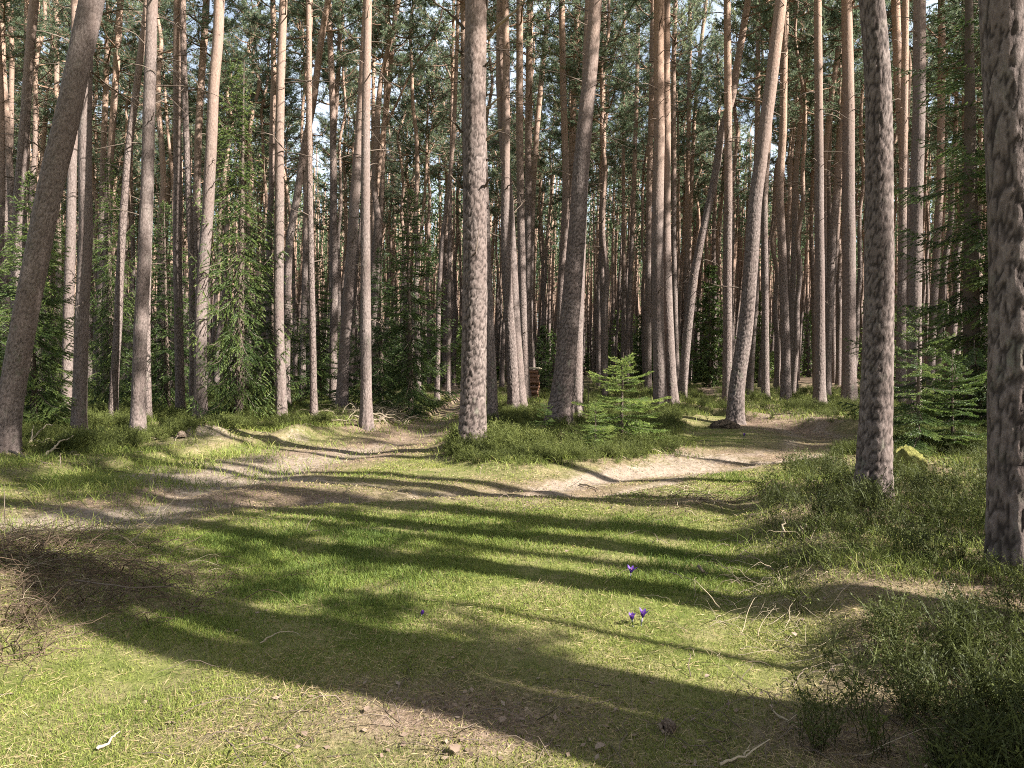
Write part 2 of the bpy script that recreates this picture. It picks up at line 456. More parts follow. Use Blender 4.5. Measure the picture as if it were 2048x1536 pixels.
def smooth_curve(z, pts, win):
    zz = np.array([p[0] for p in pts]); o = []
    for k in range(1, len(pts[0])):
        y = np.array([p[k] for p in pts])
        fz = np.linspace(zz[0], zz[-1], 400)
        f = np.interp(fz, zz, y)
        w = max(3, int(400 * win / (zz[-1] - zz[0])) | 1)
        pad = w // 2
        e0 = 2 * f[0] - f[1:pad + 1][::-1]; e1 = 2 * f[-1] - f[-pad - 1:-1][::-1]
        ker = np.hanning(w + 2)[1:-1]; ker /= ker.sum()
        f = np.convolve(np.concatenate([e0, f, e1]), ker, 'valid')
        o.append(np.interp(z, fz, f))
    return o


def trunk_mesh(name, prof, H, vis, near, seed, flare=0.3, mats=None, cell=(0.06, 0.115), relief=0.6, contrast=0.6):
    """prof: list of (z, x, y, r) from below ground to the top; rings dense up to vis"""
    rng = np.random.default_rng(seed)
    if near:
        z = np.concatenate([np.arange(-0.3, vis, 0.028), np.linspace(vis, H, 26)]); S = 64
    else:
        z = np.concatenate([np.arange(-0.3, min(vis, H - 1), 0.30), np.linspace(min(vis, H - 1), H, 14)]); S = 14
    x, y, r = smooth_curve(z, prof, 1.6)
    r = np.maximum(r, 0.012)
    th = np.arange(S) / S * 2 * np.pi
    zz, tt = np.meshgrid(z, th, indexing='ij')
    r0 = float(np.interp(0.5, z, r))
    fl = np.exp(-np.maximum(zz + 0.05, 0) / 0.36)
    lob = 0.5 + 0.5 * np.sin(tt * 4 + rng.random() * 6) * 0.6 + 0.25 * np.sin(tt * 7 + rng.random() * 6)
    rr = r[:, None] * (1 + flare * fl * (0.4 + lob))
    rr = rr * (1 + 0.05 * (fbm(np.cos(tt) * 1.3 + seed, zz * 0.9 + np.sin(tt) * 1.3 + seed) - 0.5) * 2)
    attrs = None
    if near:
        cw, ch = cell
        nu = max(6, int(2 * np.pi * r0 / cw))
        u = tt / (2 * np.pi) * nu; v = (zz + 0.3) / ch + 1
        wx = (fbm(np.cos(tt) * 5 + seed, zz * 9 + np.sin(tt) * 5, 2) - 0.5) * 1.1
        wy = (fbm(np.cos(tt) * 5 + 31, zz * 6 + np.sin(tt) * 5 + seed, 2) - 0.5) * 1.0
        f1, f2, idv = worley(u + wx + nu, np.maximum(v + wy, 1.0), nu, rng)
        g1, g2, _ = worley((u + wx + nu) * 1.0 + 0.37, np.maximum((v + wy) * 2.1, 1.0), nu, rng)
        plate = sstep(0.03, 0.27 if contrast > 0.75 else 0.16, f2 - f1)
        fine_ = sstep(0.02, 0.16, g2 - g1)
        fiss = 0.5 + 0.5 * np.sin(tt * round(nu / 2.6) + 6 * (fbm(zz * 0.9 + seed, np.cos(tt) * 2) - 0.5) * 2)
        amp = np.interp(zz, [0, 3, 7, 12], [1.0, 0.8, 0.45, 0.2]) * (0.010 + 0.022 * min(1, r0 / 0.3)) * 0.75 * relief
        rr = rr + amp * (plate - 0.6) + amp * 0.35 * (idv - 0.5) + amp * 0.3 * (fiss - 0.5) * np.exp(-zz / 4)
        plate = np.clip(plate * (0.66 + 0.22 * fine_) + 0.12 * idv * plate + 0.05 * fiss, 0, 1)
        plate = plate * np.interp(zz, [0, 6, 12], [1, 1, 1]) + (1 - plate) * np.interp(zz, [4, 12], [0, 0.6])
        plate = 1 - (1 - plate) * contrast
        attrs = {'plate': plate.ravel()}
    V = np.stack([x[:, None] + rr * np.cos(tt), y[:, None] + rr * np.sin(tt), zz], -1).reshape(-1, 3)
    i = np.arange(zz.size).reshape(zz.shape); j = np.roll(i, -1, axis=1)
    Q = np.stack([i[:-1], j[:-1], j[1:], i[1:]], -1).reshape(-1, 4)
    return mesh(name, V, Q, None, mats or [M['bark_near'] if near else M['bark']], attrs=attrs, smooth=True), (z, x, y, r)


# ------------------------------------------------------------------ crowns
def pine_crown(seed, Hc=9.0, R=2.1, limbs=30, tufts=36, nl=0.15, nw=0.030, per=13, dead=18):
    rng = np.random.default_rng(seed); g = Geo()
    zf = np.sort(rng.random(limbs) ** 0.8) * 0.97
    az = np.arange(limbs) * 2.4 + rng.normal(size=limbs) * 0.5
    prof = np.interp(zf, [0, 0.25, 0.6, 0.9, 1], [0.75, 1.0, 0.85, 0.5, 0.22])
    L = R * prof * rng.uniform(0.55, 1.2, limbs)
    el = np.interp(zf, [0, 0.5, 1], [0.05, 0.45, 1.1]) + rng.normal(size=limbs) * 0.18
    k = 7; t = np.linspace(0, 1, k)
    hd = np.stack([np.cos(az), np.sin(az)], 1)
    rad = L[:, None] * t * np.cos(el)[:, None]
    zz = zf[:, None] * Hc + L[:, None] * (t * np.sin(el)[:, None] + 0.28 * t ** 2.2 - 0.10 * np.sin(t * 3.1))
    P = np.concatenate([hd[:, None] * rad[..., None], zz[..., None]], -1)
    P[:, 1:, :] += np.cumsum(rng.normal(size=(limbs, k - 1, 3)) * 0.05, axis=1)
    g.tubes(P, (0.012 + 0.016 * L)[:, None] * (1.05 - 0.85 * t)[None], 4, m=1, tint=rng.random(limbs))
    B = []; D = []; sub = []
    for l in range(limbs):
        n = int(tufts * (0.55 + L[l] / R * 0.6))
        s = 0.35 + 0.65 * rng.random(n) ** 0.7
        p = np.stack([np.interp(s, t, P[l, :, c]) for c in range(3)], 1)
        o = rng.normal(size=(n, 3)) * np.array([1, 1, 0.55]); o = norm(o)
        o[:, :2] += hd[l] * 0.5; o[:, 2] = np.abs(o[:, 2]) * 0.7 + 0.12
        ln = rng.uniform(0.1, 0.62, n) * (0.5 + 0.5 * L[l] / R)
        e = p + norm(o) * ln[:, None]
        sub.append(np.stack([p, (p + e) / 2 + rng.normal(size=(n, 3)) * 0.03, e], 1))
        B.append(e); D.append(norm(o) + [0, 0, 0.3])
    sub = np.concatenate(sub); B = np.concatenate(B); D = norm(np.concatenate(D))
    g.tubes(sub, np.broadcast_to(np.array([0.009, 0.007, 0.004]), (len(sub), 3)), 3, m=1, tint=rng.random(len(sub)))
    tn = len(B); b = np.repeat(B, per, 0); d = np.repeat(D, per, 0) * 0.75 + rng.normal(size=(tn * per, 3)) * 0.62
    b = b - np.repeat(D, per, 0) * rng.uniform(0, 0.16, (tn * per, 1))
    tint = np.repeat(rng.random(tn) * 0.7, per) + rng.random(tn * per) * 0.3
    g.diamonds(b, d, nl * rng.uniform(0.7, 1.3, tn * per), nw, 0, tint, rng=rng)
    # bare dead branches on the stem below the living crown
    az = rng.random(dead) * 6.28; L = rng.uniform(0.3, 1.7, dead); z0 = -rng.random(dead) * 6.0; t = np.linspace(0, 1, 5)
    hd = np.stack([np.cos(az), np.sin(az)], 1)
    P = np.concatenate([hd[:, None] * (L[:, None] * t)[..., None], (z0[:, None] + L[:, None] * (0.25 * t - 0.35 * t * t + 0.25 * rng.normal(size=(dead, 1)) * t))[..., None]], -1)
    P[:, 1:] += np.cumsum(rng.normal(size=(dead, 4, 3)) * 0.04, axis=1)
    g.tubes(P, (0.008 + 0.008 * L)[:, None] * (1.1 - 0.9 * t)[None], 3, m=2, tint=rng.random(dead))
    return g.build('pine_crown', [M['pine'], M['limb'], M['twig']])


CROWNS = [pine_crown(100 + k, R=[2.0, 2.4, 1.8, 2.2, 1.9, 2.3, 2.1][k], limbs=[30, 34, 26, 32, 28, 36, 30][k]) for k in range(7)]


def spruce_meshes(seed, H, R, whorl=0.28, per_whorl=6, twig_step=0.085, nl=0.035, nw=0.010, nstep=0.026, droop=0.25, lo=0.04, mat='spruce', spread=0.75):
    rng = np.random.default_rng(seed); g = Geo()
    zs = np.repeat(np.arange(lo * H, H * 0.97, whorl), per_whorl); n = len(zs)
    zs = zs + rng.normal(size=n) * whorl * 0.22
    az = np.arange(n) * (2 * np.pi / per_whorl) + np.repeat(rng.random(n // per_whorl + 1) * 6.28, per_whorl)[:n] + rng.normal(size=n) * 0.2
    f = np.clip(1 - zs / H, 0, 1)
    L = R * f ** 0.75 * rng.uniform(0.38, 1.2, n) * np.interp(zs / H, [0, 0.08, 0.15], [0.75, 0.9, 1]) + 0.06
    el = np.interp(zs / H, [0, 0.4, 0.85, 1], [-droop, -droop * 0.35, 0.45, 1.0]) + rng.normal(size=n) * 0.1
    k = 7; t = np.linspace(0, 1, k)
    hd = np.stack([np.cos(az), np.sin(az), np.zeros(n)], 1)
    P = hd[:, None] * (L[:, None] * t * np.cos(el)[:, None])[..., None]
    P[..., 2] = zs[:, None] + L[:, None] * (t * np.sin(el)[:, None] - droop * 0.45 * np.sin(t * 2.6) + droop * 0.5 * t ** 3)
    g.tubes(P, (0.004 + 0.006 * L)[:, None] * (1.05 - 0.85 * t)[None], 3, m=1, tint=rng.random(n))
    # twigs left and right of each branch, hanging a little
    TB = []; TD = []; TL = []; TT = []
    for b in range(n):
        m = max(3, int(L[b] / twig_step))
        s = np.linspace(0.12, 1.0, m)
        p = np.stack([np.interp(s, t, P[b, :, c]) for c in range(3)], 1)
        dirn = norm(P[b, -1] - P[b, 0]); side = np.array([-hd[b, 1], hd[b, 0], 0])
        tb = rng.random() * 0.55
        for sg in (-1, 1):
            ln = np.clip(0.55 * L[b] * (1.05 - s) + 0.07, 0.05, 0.42) * rng.uniform(0.65, 1.15, m)
            d = dirn * 0.75 + sg * side * rng.uniform(0.5, 0.95, (m, 1)) + np.array([0, 0, -1]) * (droop * rng.uniform(0.2, 1.1, (m, 1)))
            TB.append(p); TD.append(norm(d)); TL.append(ln); TT.append(np.full(m, tb) + 0.3 * s)
        TB.append(P[b, -2:-1]); TD.append(norm(P[b, -1:] - P[b, -2:-1])); TL.append(np.array([0.10 + 0.1 * L[b]])); TT.append(np.array([tb + 0.4]))
    TB = np.concatenate(TB); TD = np.concatenate(TD); TL = np.concatenate(TL); TT = np.concatenate(TT)
    cnt = np.maximum(3, (TL / nstep).astype(int)) * 2
    idx = np.repeat(np.arange(len(TB)), cnt)
    u = rng.random(len(idx))
    q = TB[idx] + TD[idx] * (TL[idx] * u)[:, None]
    q[:, 2] -= droop * 0.35 * TL[idx] * u * u
    d = TD[idx] * 1.0 + norm(rng.normal(size=(len(idx), 3)) * np.array([1, 1, 0.7])) * spread
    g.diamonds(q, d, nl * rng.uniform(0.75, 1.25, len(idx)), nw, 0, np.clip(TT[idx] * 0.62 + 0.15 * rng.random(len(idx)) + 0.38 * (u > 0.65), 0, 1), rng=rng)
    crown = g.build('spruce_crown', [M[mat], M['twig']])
    h = Geo(); zt = np.linspace(-0.2, H, 14)
    Pt = np.stack([rng.normal() * 0.02 * zt, rng.normal() * 0.02 * zt, zt], 1)[None]
    h.tubes(Pt, ((0.012 + 0.013 * H) * (1 - np.clip(zt, 0, H) / H * 0.93))[None], 8, tint=0.3)
    return crown, h.build('spruce_trunk', [M['twig']], True)


SPRUCE = {
    'small': spruce_meshes(1, 2.15, 1.15, 0.20, 5, 0.05, 0.034, 0.010, 0.011, 0.12, 0.04, 'young_spruce'),
    'small2': spruce_meshes(2, 2.6, 1.2, 0.24, 5, 0.055, 0.036, 0.010, 0.012, 0.15),
    'mid': spruce_meshes(3, 6.8, 1.85, 0.30, 6, 0.09, 0.060, 0.014, 0.013, 0.42, spread=0.5),
    'tall': spruce_meshes(4, 9.6, 1.75, 0.34, 6, 0.10, 0.065, 0.014, 0.014, 0.75, spread=0.42),
    'big': spruce_meshes(5, 13.5, 2.7, 0.48, 6, 0.13, 0.065, 0.014, 0.016, 0.30, spread=0.5),
    'far': spruce_meshes(6, 8.0, 1.9, 0.42, 7, 0.20, 0.20, 0.07, 0.07, 0.35),
}


def spruce(kind, px, py, Y, label, scale=1.0, rot=0.0, group='spruces standing among the pines', wide=1.0):
    if py is not None: p = ground_hit(px, py)
    else:
        p = at(px, 760, Y); p[2] = float(height(p[0], p[1]))
    t = thing('spruce_tree', label, 'spruce', p, group); t.scale = (scale * wide, scale * wide, scale); t.rotation_euler = (0, 0, rot)
    c, w = SPRUCE[kind]
    obj('trunk', w, t); obj('crown', c, t)
    return t


# ------------------------------------------------------------------ pines traced one by one (pixels of the 2048 wide photograph)
def stub_mesh(seed):
    rng = np.random.default_rng(seed); g = Geo()
    k = 6; t = np.linspace(0, 1, k); L = 1.0
    P = np.stack([t * L, 0.06 * rng.normal() * t, 0.25 * rng.normal() * t * t + 0.15 * t], 1)[None]
    P[0, 1:] += np.cumsum(rng.normal(size=(k - 1, 3)) * 0.035, axis=0)
    g.tubes(P, (0.022 * (1.1 - 0.85 * t))[None], 5, tint=rng.random())
    for q in range(rng.integers(0, 3)):
        a = rng.uniform(0.35, 0.8); p0 = np.array([np.interp(a, t, P[0, :, c]) for c in range(3)])
        d = np.array([0.25, rng.normal() * 0.2, rng.normal() * 0.2]); tt = np.linspace(0, 1, 3)
        g.tubes((p0 + tt[:, None] * d)[None], (0.009 * (1.1 - 0.8 * tt))[None], 3, tint=rng.random())
    return g.build('dead_branch', [M['twig']])


STUBS = [stub_mesh(300 + k) for k in range(7)]
PINES = []


def pine(label, pts, wt, wb, Y=None, near=False, H=None, stubs=8, flare=0.42, crown=True, group='tall pines of the stand', cell=(0.06, 0.115), relief=0.6, contrast=0.6):
    """pts: (px, py) from the top of the picture down to the base; wt / wb widths in pixels"""
    seed = 1000 + len(PINES); rng = np.random.default_rng(seed)
    pts = sorted(pts, key=lambda q: -q[1])
    bx, by = pts[0]
    if Y is None:
        b = ground_hit(bx, by); Y = b[1]
    else:
        b = at(bx, by, Y)
    b[2] = float(height(b[0], Y))
    ppm = F / Y
    H = H or rng.uniform(20.5, 24.5)
    prof = [(-0.4, b[0], Y, wb / 2 / ppm * 1.03)]
    ys = [q[1] for q in pts]
    for (qx, qy) in pts:
        p = at(qx, qy, Y)
        z = p[2] - b[2]
        if z < 0.3 and qy != by: continue
        f = (by - qy) / max(1, (by - ys[-1]))
        r = (wb + (wt - wb) * f ** 0.75) / 2 / ppm
        prof.append((max(z, 0.0), p[0], Y, r))
    base = np.array([b[0], Y, b[2]])
    prof = [(z, x - base[0], y - base[1], r) for z, x, y, r in prof]
    zt, xt, _, rt = prof[-1]
    H = max(H, zt + 1.5)
    sl = (prof[-1][1] - prof[-2][1]) / max(0.3, prof[-1][0] - prof[-2][0])
    sl = np.clip(sl, -0.25, 0.25)
    dy = rng.normal() * 0.02
    for z in np.linspace(zt + 0.6, H, 8):
        f = (z - zt) / (H - zt)
        prof.append((z, xt + sl * 5 * (1 - math.exp(-(z - zt) / 5)), 0, rt * (1 - f) + 0.03 * f))
    prof = [(z, x, y + dy * max(z, 0), r) for z, x, y, r in prof]
    me, (zz, xx, yy, rr) = trunk_mesh('pine_trunk', prof, H, min(zt + 0.5, H - 1), near, seed, flare, None, cell, relief, contrast)
    t = thing('pine_tree', label, 'pine', base, group)
    tr = obj('trunk', me, t)
    if crown:
        zc = H * rng.uniform(0.58, 0.66)
        c = obj('crown', CROWNS[seed % len(CROWNS)], t, (np.interp(zc, zz, xx), np.interp(zc, zz, yy), zc))
        s = (H - zc) / 9.0
        c.scale = (rng.uniform(0.85, 1.15), rng.uniform(0.85, 1.15), s * 1.02)
        dxc = (np.interp(H, zz, xx) - np.interp(zc, zz, xx)) / (H - zc)
        c.rotation_euler = (0, 0.8 * dxc, 0)
    for k in range(stubs):
        z = rng.uniform(2.5, min(H * 0.6, zt * 1.1 + 2))
        a = rng.random() * 6.28; r = np.interp(z, zz, rr)
        o = obj('dead_branch', STUBS[rng.integers(len(STUBS))], t, (np.interp(z, zz, xx) + 0.8 * r * math.cos(a), np.interp(z, zz, yy) + 0.8 * r * math.sin(a), z))
        L = rng.uniform(0.2, 1.1) * rng.choice([0.5, 1]); o.scale = (L, max(L, 0.6), max(L, 0.6)) if L > 0.4 else (L, 0.6, 0.6)
        o.rotation_euler = (0, -rng.uniform(-0.2, 0.7), a)
    PINES.append((base[0], base[1], t))
    return t, base


P_ = pine
# left part
P_('thick grey pine leaning far to the right at the left end of the grassy bank', [(8, 905), (11, 877), (19, 814), (33, 738), (57, 605), (84, 478), (108, 355), (136, 254), (157, 152), (190, 0)], 43, 45, near=True, stubs=0)
P_('orange tinged pine just behind the thick leaning pine, curving up past its left side', [(32, 830), (34, 560), (33, 480), (39, 380), (50, 254), (57, 152), (70, 0)], 17, 19, 22.0)
P_('slimmer pine close behind the orange tinged one beside the thick leaning pine', [(52, 815), (55, 500), (60, 380), (66, 254), (74, 0)], 12, 14, 26.0)
P_('pine with a bend halfway up, nearest to the left end of the wood', [(32, 815), (28, 600), (26, 500), (22, 370), (15, 250), (6, 130), (5, 0)], 11, 14, 27.0)
P_('straight pine cut by the left border behind low spruce branches', [(-6, 810), (0, 500), (4, 380), (2, 200), (-8, 0)], 12, 15, 25.0)
P_('thin far pine seen through the gap left of the thick leaning trunk', [(72, 795), (85, 330), (93, 228), (101, 152), (112, 25), (114, 0)], 8, 10, 42.0)
P_('thin grey pine whose top shows beside the top of the thick leaning trunk', [(120, 790), (126, 400), (129, 160), (131, 60), (131, 0)], 9, 11, 40.0)
P_('sunlit reddish pine standing right of the thick leaning trunk, spruce twigs at its foot', [(132, 834), (135, 788), (138, 687), (141, 610), (147, 478), (153, 300), (163, 200), (163, 0)], 14, 21, near=True)
P_('dark straight pine with one bright sunlit edge, on the grassy bank', [(157, 868), (163, 738), (169, 585), (177, 478), (176, 376), (178, 200), (187, 0)], 23, 25, near=True)
P_('slim dark pine half hidden behind the dark pine with the bright edge', [(196, 800), (199, 400), (201, 254), (204, 127), (206, 0)], 10, 12, 34.0)
P_('tall sunlit orange pine rising behind hanging spruce boughs', [(206, 795), (214, 400), (221, 254), (226, 178), (231, 90), (236, 0)], 12, 14, 31.0)
P_('slender pine leaning right with a bright streak of sun along its lower stem', [(226, 836), (228, 763), (235, 655), (239, 528), (245, 427), (256, 280), (267, 203), (274, 140), (282, 76), (291, 0)], 12, 17)
P_('straight brown pine in front of its neighbours on the sunny bank', [(275, 877), (278, 763), (282, 636), (284, 655 - 40), (289, 528), (291, 427), (295, 380), (298, 254), (302, 127), (306, 0)], 20, 27, near=True)
P_('thin pine tucked right behind the straight brown pine on the sunny bank', [(297, 844), (296, 687), (300, 528), (307, 376), (313, 178), (318, 0)], 8, 13)
P_('upright pine with spruce boughs around its dark lower stem', [(361, 828), (361, 814), (359, 687), (357, 478), (359, 355), (359, 254), (359, 127), (361, 0)], 14, 18, near=False)
P_('pine with a crooked stem behind the upright pine among the spruce boughs', [(386, 832), (387, 700), (387, 554), (383, 452), (379, 330), (376, 254), (373, 127), (372, 0)], 11, 14)
P_('forked orange pine lit by the sun behind the bowed grey pine', [(384, 795), (390, 400), (392, 280), (396, 178), (401, 100), (406, 0)], 13, 15, 32.0)
P_('bowed grey pine curving to the right beside the tallest hanging spruce', [(400, 845), (404, 712), (406, 610), (409, 605 - 30), (416, 503), (424, 427), (434, 280), (440, 178), (450, 100), (455, 0)], 19, 24, near=True)
P_('leaning thin pine crossing the light gap between two upright pines', [(318, 790), (325, 540), (331, 400), (343, 240), (350, 60), (352, 0)], 7, 10, 44.0)
# centre left
P_('pine right behind the hanging spruce, its foot hidden by green boughs', [(538, 805), (538, 478), (542, 368), (543, 254), (546, 152), (544, 0)], 10, 13, 31.0)
P_('pale barked straight pine next to the tall hanging spruce', [(563, 838), (562, 763), (558, 662), (558, 554), (560, 427), (560, 368), (561, 254), (563, 152), (569, 0)], 15, 21, near=True)
P_('slim bright pine standing upright with its whole stem in the sun', [(628, 835), (627, 712), (626, 611), (624, 478), (623, 380), (623, 254), (624, 127), (624, 0)], 10, 14)
P_('crooked pine leaning right and passing behind the slim bright pine', [(571, 820), (575, 600), (581, 478), (599, 380), (612, 290), (629, 216), (642, 114), (652, 50), (662, 0)], 12, 17, 26.0)
P_('straight mid brown pine between the slim bright pine and the dark sloping one', [(668, 806), (666, 712), (669, 554), (667, 427), (666, 368), (665, 254), (662, 152), (655, 0)], 11, 17, 27.5)
P_('grey pine in the gap behind the slim bright pine', [(605, 804), (606, 687), (612, 478), (615, 351), (618, 200), (622, 0)], 9, 13, 30.0)
P_('dark pine sloping to the right behind the pale pine at the brushwood', [(683, 826), (688, 712), (695, 605), (703, 503), (711, 376), (721, 254), (728, 130), (735, 0)], 17, 23, near=True)
P_('pale straight pine standing at the brushwood heap beside the grassy track', [(733, 856), (732, 763), (731, 636), (730, 478), (730, 380), (730, 254), (732, 127), (734, 0)], 15, 23, near=True)
P_('narrow pine showing right of the top of the pale straight pine', [(742, 800), (744, 400), (745, 200), (746, 0)], 7, 9, 44.0)
P_('sunlit bent pine rising behind the brushwood heap pine', [(742, 800), (746, 450), (754, 376), (759, 330), (769, 241), (777, 190), (782, 127), (791, 25), (793, 0)], 9, 12, 33.0)
P_('bare bleached thin tree leaning far right, propped among the pines', [(700, 800), (712, 560), (724, 430), (744, 343), (766, 267), (792, 216), (830, 135), (876, 68)], 4, 9, 34.0, H=11.5, stubs=2, crown=False)
P_('thin orange pine above the broad green spruce', [(752, 800), (756, 554), (764, 376), (770, 200), (774, 0)], 8, 10, 40.0)
P_('curved pine with sunlit upper stem at the far end of the grassy track', [(874, 803), (877, 600), (884, 478), (898, 380), (908, 250), (914, 80), (916, 0)], 7, 11, 29.0)
P_('thin pine right of the curved pine at the far end of the grassy track', [(896, 790), (898, 500), (902, 250), (905, 0)], 6, 9, 36.0)
# centre
cpine, cbase = P_('very thick dark pine with broken branch stubs, standing on the mound between both tracks', [(945, 893), (946, 820), (948, 740), (951, 600), (951, 427), (951, 254), (955, 0)], 40, 53, near=True, stubs=0, flare=0.3, cell=(0.085, 0.17), relief=0.9, contrast=1)
P_('pine hidden half behind the very thick pine, showing at its right foot', [(985, 845), (984, 763), (976, 600), (970, 400), (960, 150), (955, 0)], 14, 21)
P_('pine whose stem shows along the left side of the very thick pine', [(938, 800), (934, 400), (929, 150), (927, 0)], 13, 16, 26.0)
P_('sunlit pine bending left just before the firewood stack', [(1043, 823), (1031, 655), (1024, 520), (1017, 390), (1008, 300), (1000, 171), (1001, 0)], 15, 23, near=True)
P_('dark pine standing closest in front of the firewood stack', [(1029, 824), (1023, 700), (1016, 600), (1010, 478), (1012, 300), (1013, 137), (1011, 0)], 12, 24, near=True, cell=(0.07, 0.14), relief=0.8, contrast=0.8)
P_('straight pine touching the right end of the firewood stack', [(1052, 817), (1051, 763), (1046, 636), (1044, 554), (1041, 427), (1039, 254), (1039, 0)], 13, 17, 29.5)
P_('straight pine directly behind the covered firewood stack', [(1060, 800), (1056, 610), (1056, 478), (1056, 380), (1057, 203), (1060, 0)], 13, 15, 31.5)
P_('pine leaning right behind the firewood stack with sun on its crooked top', [(1058, 790), (1062, 500), (1067, 355), (1074, 254), (1081, 178), (1089, 100), (1098, 0)], 10, 12, 36.0)
P_('slim upright pine with a white sunlit right edge beside the big sloping pine', [(1119, 800), (1122, 600), (1132, 380), (1130, 280), (1126, 152), (1124, 0)], 12, 16, 30.0)
P_('pine crossing behind the upper stem of the big sloping pine', [(1118, 795), (1128, 500), (1141, 330), (1145, 203), (1150, 127), (1152, 0)], 12, 13, 33.0)
P_('big dark pine sloping to the right, next to the young spruce', [(1115, 850), (1130, 738), (1139, 640), (1149, 528), (1157, 427), (1160, 368), (1165, 305), (1173, 216), (1183, 127), (1192, 0)], 25, 46, near=True, stubs=2, cell=(0.075, 0.13), relief=0.8, contrast=0.9)
P_('pine close behind the foot of the big sloping pine', [(1153, 832), (1153, 700), (1160, 500), (1168, 250), (1176, 0)], 16, 25, near=True)
P_('thin straight pine right of the big sloping pine', [(1208, 795), (1207, 738), (1206, 636), (1203, 554), (1204, 427), (1206, 305), (1203, 178), (1207, 0)], 9, 12, 38.0)
P_('very thin dark pine above the young spruce tip', [(1245, 785), (1248, 600), (1248, 300), (1250, 0)], 6, 9, 48.0)
P_('sunlit wavering pine just right of the very thin dark pine', [(1252, 780), (1258, 605), (1264, 478), (1269, 351), (1275, 150), (1278, 0)], 8, 10, 46.0)
P_('slim shaded pine left of the paired pines behind the young spruce', [(1297, 790), (1296, 636), (1295, 554), (1296, 427), (1298, 330), (1301, 178), (1303, 0)], 10, 13, 34.0)
P_('pine with a bright bare streak, left one of the pair behind the young spruce', [(1320, 800), (1319, 738), (1315, 636), (1314, 478), (1315, 376), (1318, 254), (1316, 152), (1316, 0)], 20, 25, 24.0, near=True)
P_('right one of the pair of pines behind the young spruce', [(1345, 812), (1342, 763), (1336, 636), (1333, 528), (1332, 427), (1334, 254), (1333, 152), (1334, 0)], 14, 23, near=True)
P_('thin sunlit pine beyond the pair of pines behind the young spruce', [(1355, 785), (1353, 687), (1350, 478), (1352, 368), (1352, 254), (1353, 127), (1358, 0)], 9, 11, 37.0)
P_('slim straight pine left of the pine that slants across two others', [(1372, 780), (1372, 600), (1373, 427), (1375, 330), (1377, 178), (1378, 0)], 8, 10, 44.0)
P_('thin pine with a curved top leaning right above the far track', [(1376, 780), (1380, 478), (1385, 376), (1386, 330), (1392, 228), (1400, 127), (1413, 25), (1416, 0)], 7, 9, 47.0)
P_('dark pine slanting steeply right and passing behind an upright pine', [(1363, 790), (1368, 738), (1376, 650), (1386, 554), (1401, 478), (1419, 401), (1432, 330), (1442, 254), (1462, 203), (1467, 152), (1477, 100), (1493, 0)], 13, 19, 27.0)
P_('upright grey pine crossed by the slanting dark pine, foot behind the leaning one', [(1455, 812), (1454, 738), (1454, 636), (1453, 554), (1454, 427), (1453, 254), (1451, 127), (1449, 0)], 13, 20, 24.5)
P_('pale leaning pine beside the sandy bend of the right track', [(1470, 846), (1475, 763), (1490, 687), (1499, 611), (1508, 505), (1518, 382), (1525, 348), (1539, 246), (1553, 156), (1574, 0)], 23, 31, near=True, cell=(0.07, 0.13), relief=0.8, contrast=0.8)
P_('orange pine seen left of the top of the pale leaning pine', [(1498, 785), (1504, 500), (1506, 368), (1508, 205), (1507, 0)], 9, 11, 38.0)
P_('pine passing behind the pale leaning pine near its top', [(1531, 785), (1531, 600), (1530, 400), (1540, 250), (1547, 82), (1549, 0)], 11, 15, 30.0)
# right part
P_('straight shaded pine at the inner side of the track bend', [(1572, 797), (1572, 683), (1570, 627), (1567, 505), (1562, 382), (1571, 246), (1573, 123), (1578, 0)], 13, 19, 28.0)
P_('slim pine leaning right over the far bend of the track', [(1580, 785), (1588, 423), (1588, 368), (1596, 266), (1604, 164), (1617, 0)], 9, 12, 36.0)
P_('upright pine on the bilberry bank beside the track bend', [(1639, 808), (1639, 683), (1639, 587), (1637, 423), (1637, 368), (1635, 164), (1633, 0)], 14, 22, 23.5, near=True)
P_('sunlit orange pine leaning right behind the upright pine on the bilberry bank', [(1648, 785), (1650, 500), (1651, 327), (1668, 184), (1688, 61), (1696, 0)], 10, 12, 35.0)
P_('brown pine leaning right left of the straight smooth pine', [(1653, 785), (1658, 587), (1664, 464), (1674, 341), (1682, 246), (1690, 123), (1697, 0)], 12, 15, 31.0)
P_('straight smooth pine with a flared foot on the bilberry bank', [(1699, 812), (1699, 683), (1701, 500), (1701, 368), (1703, 205), (1701, 0)], 20, 28, near=True)
P_('stout scaly barked pine standing foremost in the bilberry thicket', [(1745, 1003), (1748, 928), (1750, 806), (1752, 683), (1752, 587), (1750, 423), (1748, 368), (1746, 205), (1737, 82), (1727, 0)], 43, 64, near=True, stubs=0, flare=0.25, cell=(0.08, 0.125), relief=0.7, contrast=1)
P_('thin pine behind the top of the stout scaly pine', [(1764, 785), (1762, 400), (1758, 150), (1756, 0)], 8, 10, 42.0)
P_('grey pine curving down to the right towards the dark straight pine', [(1826, 800), (1822, 560), (1818, 430), (1815, 368), (1809, 287), (1801, 164), (1797, 0)], 16, 19, 25.0)
P_('brightly sunlit pine stem right of the stout scaly pine', [(1801, 800), (1803, 640), (1805, 505), (1807, 350), (1811, 150), (1813, 0)], 12, 19, 24.0)
P_('dark shaded straight pine in front of the big spruce', [(1828, 830), (1830, 683), (1830, 627), (1834, 464), (1836, 368), (1842, 205), (1844, 0)], 22, 26, 18.5, near=True)
P_('reddish pine showing through the upper boughs of the big spruce', [(1860, 790), (1864, 627), (1875, 368), (1875, 205), (1873, 0)], 13, 15, 30.0)
P_('orange pine behind the big spruce, next to the rough dark pine', [(1940, 785), (1942, 400), (1944, 205), (1948, 0)], 12, 14, 32.0)
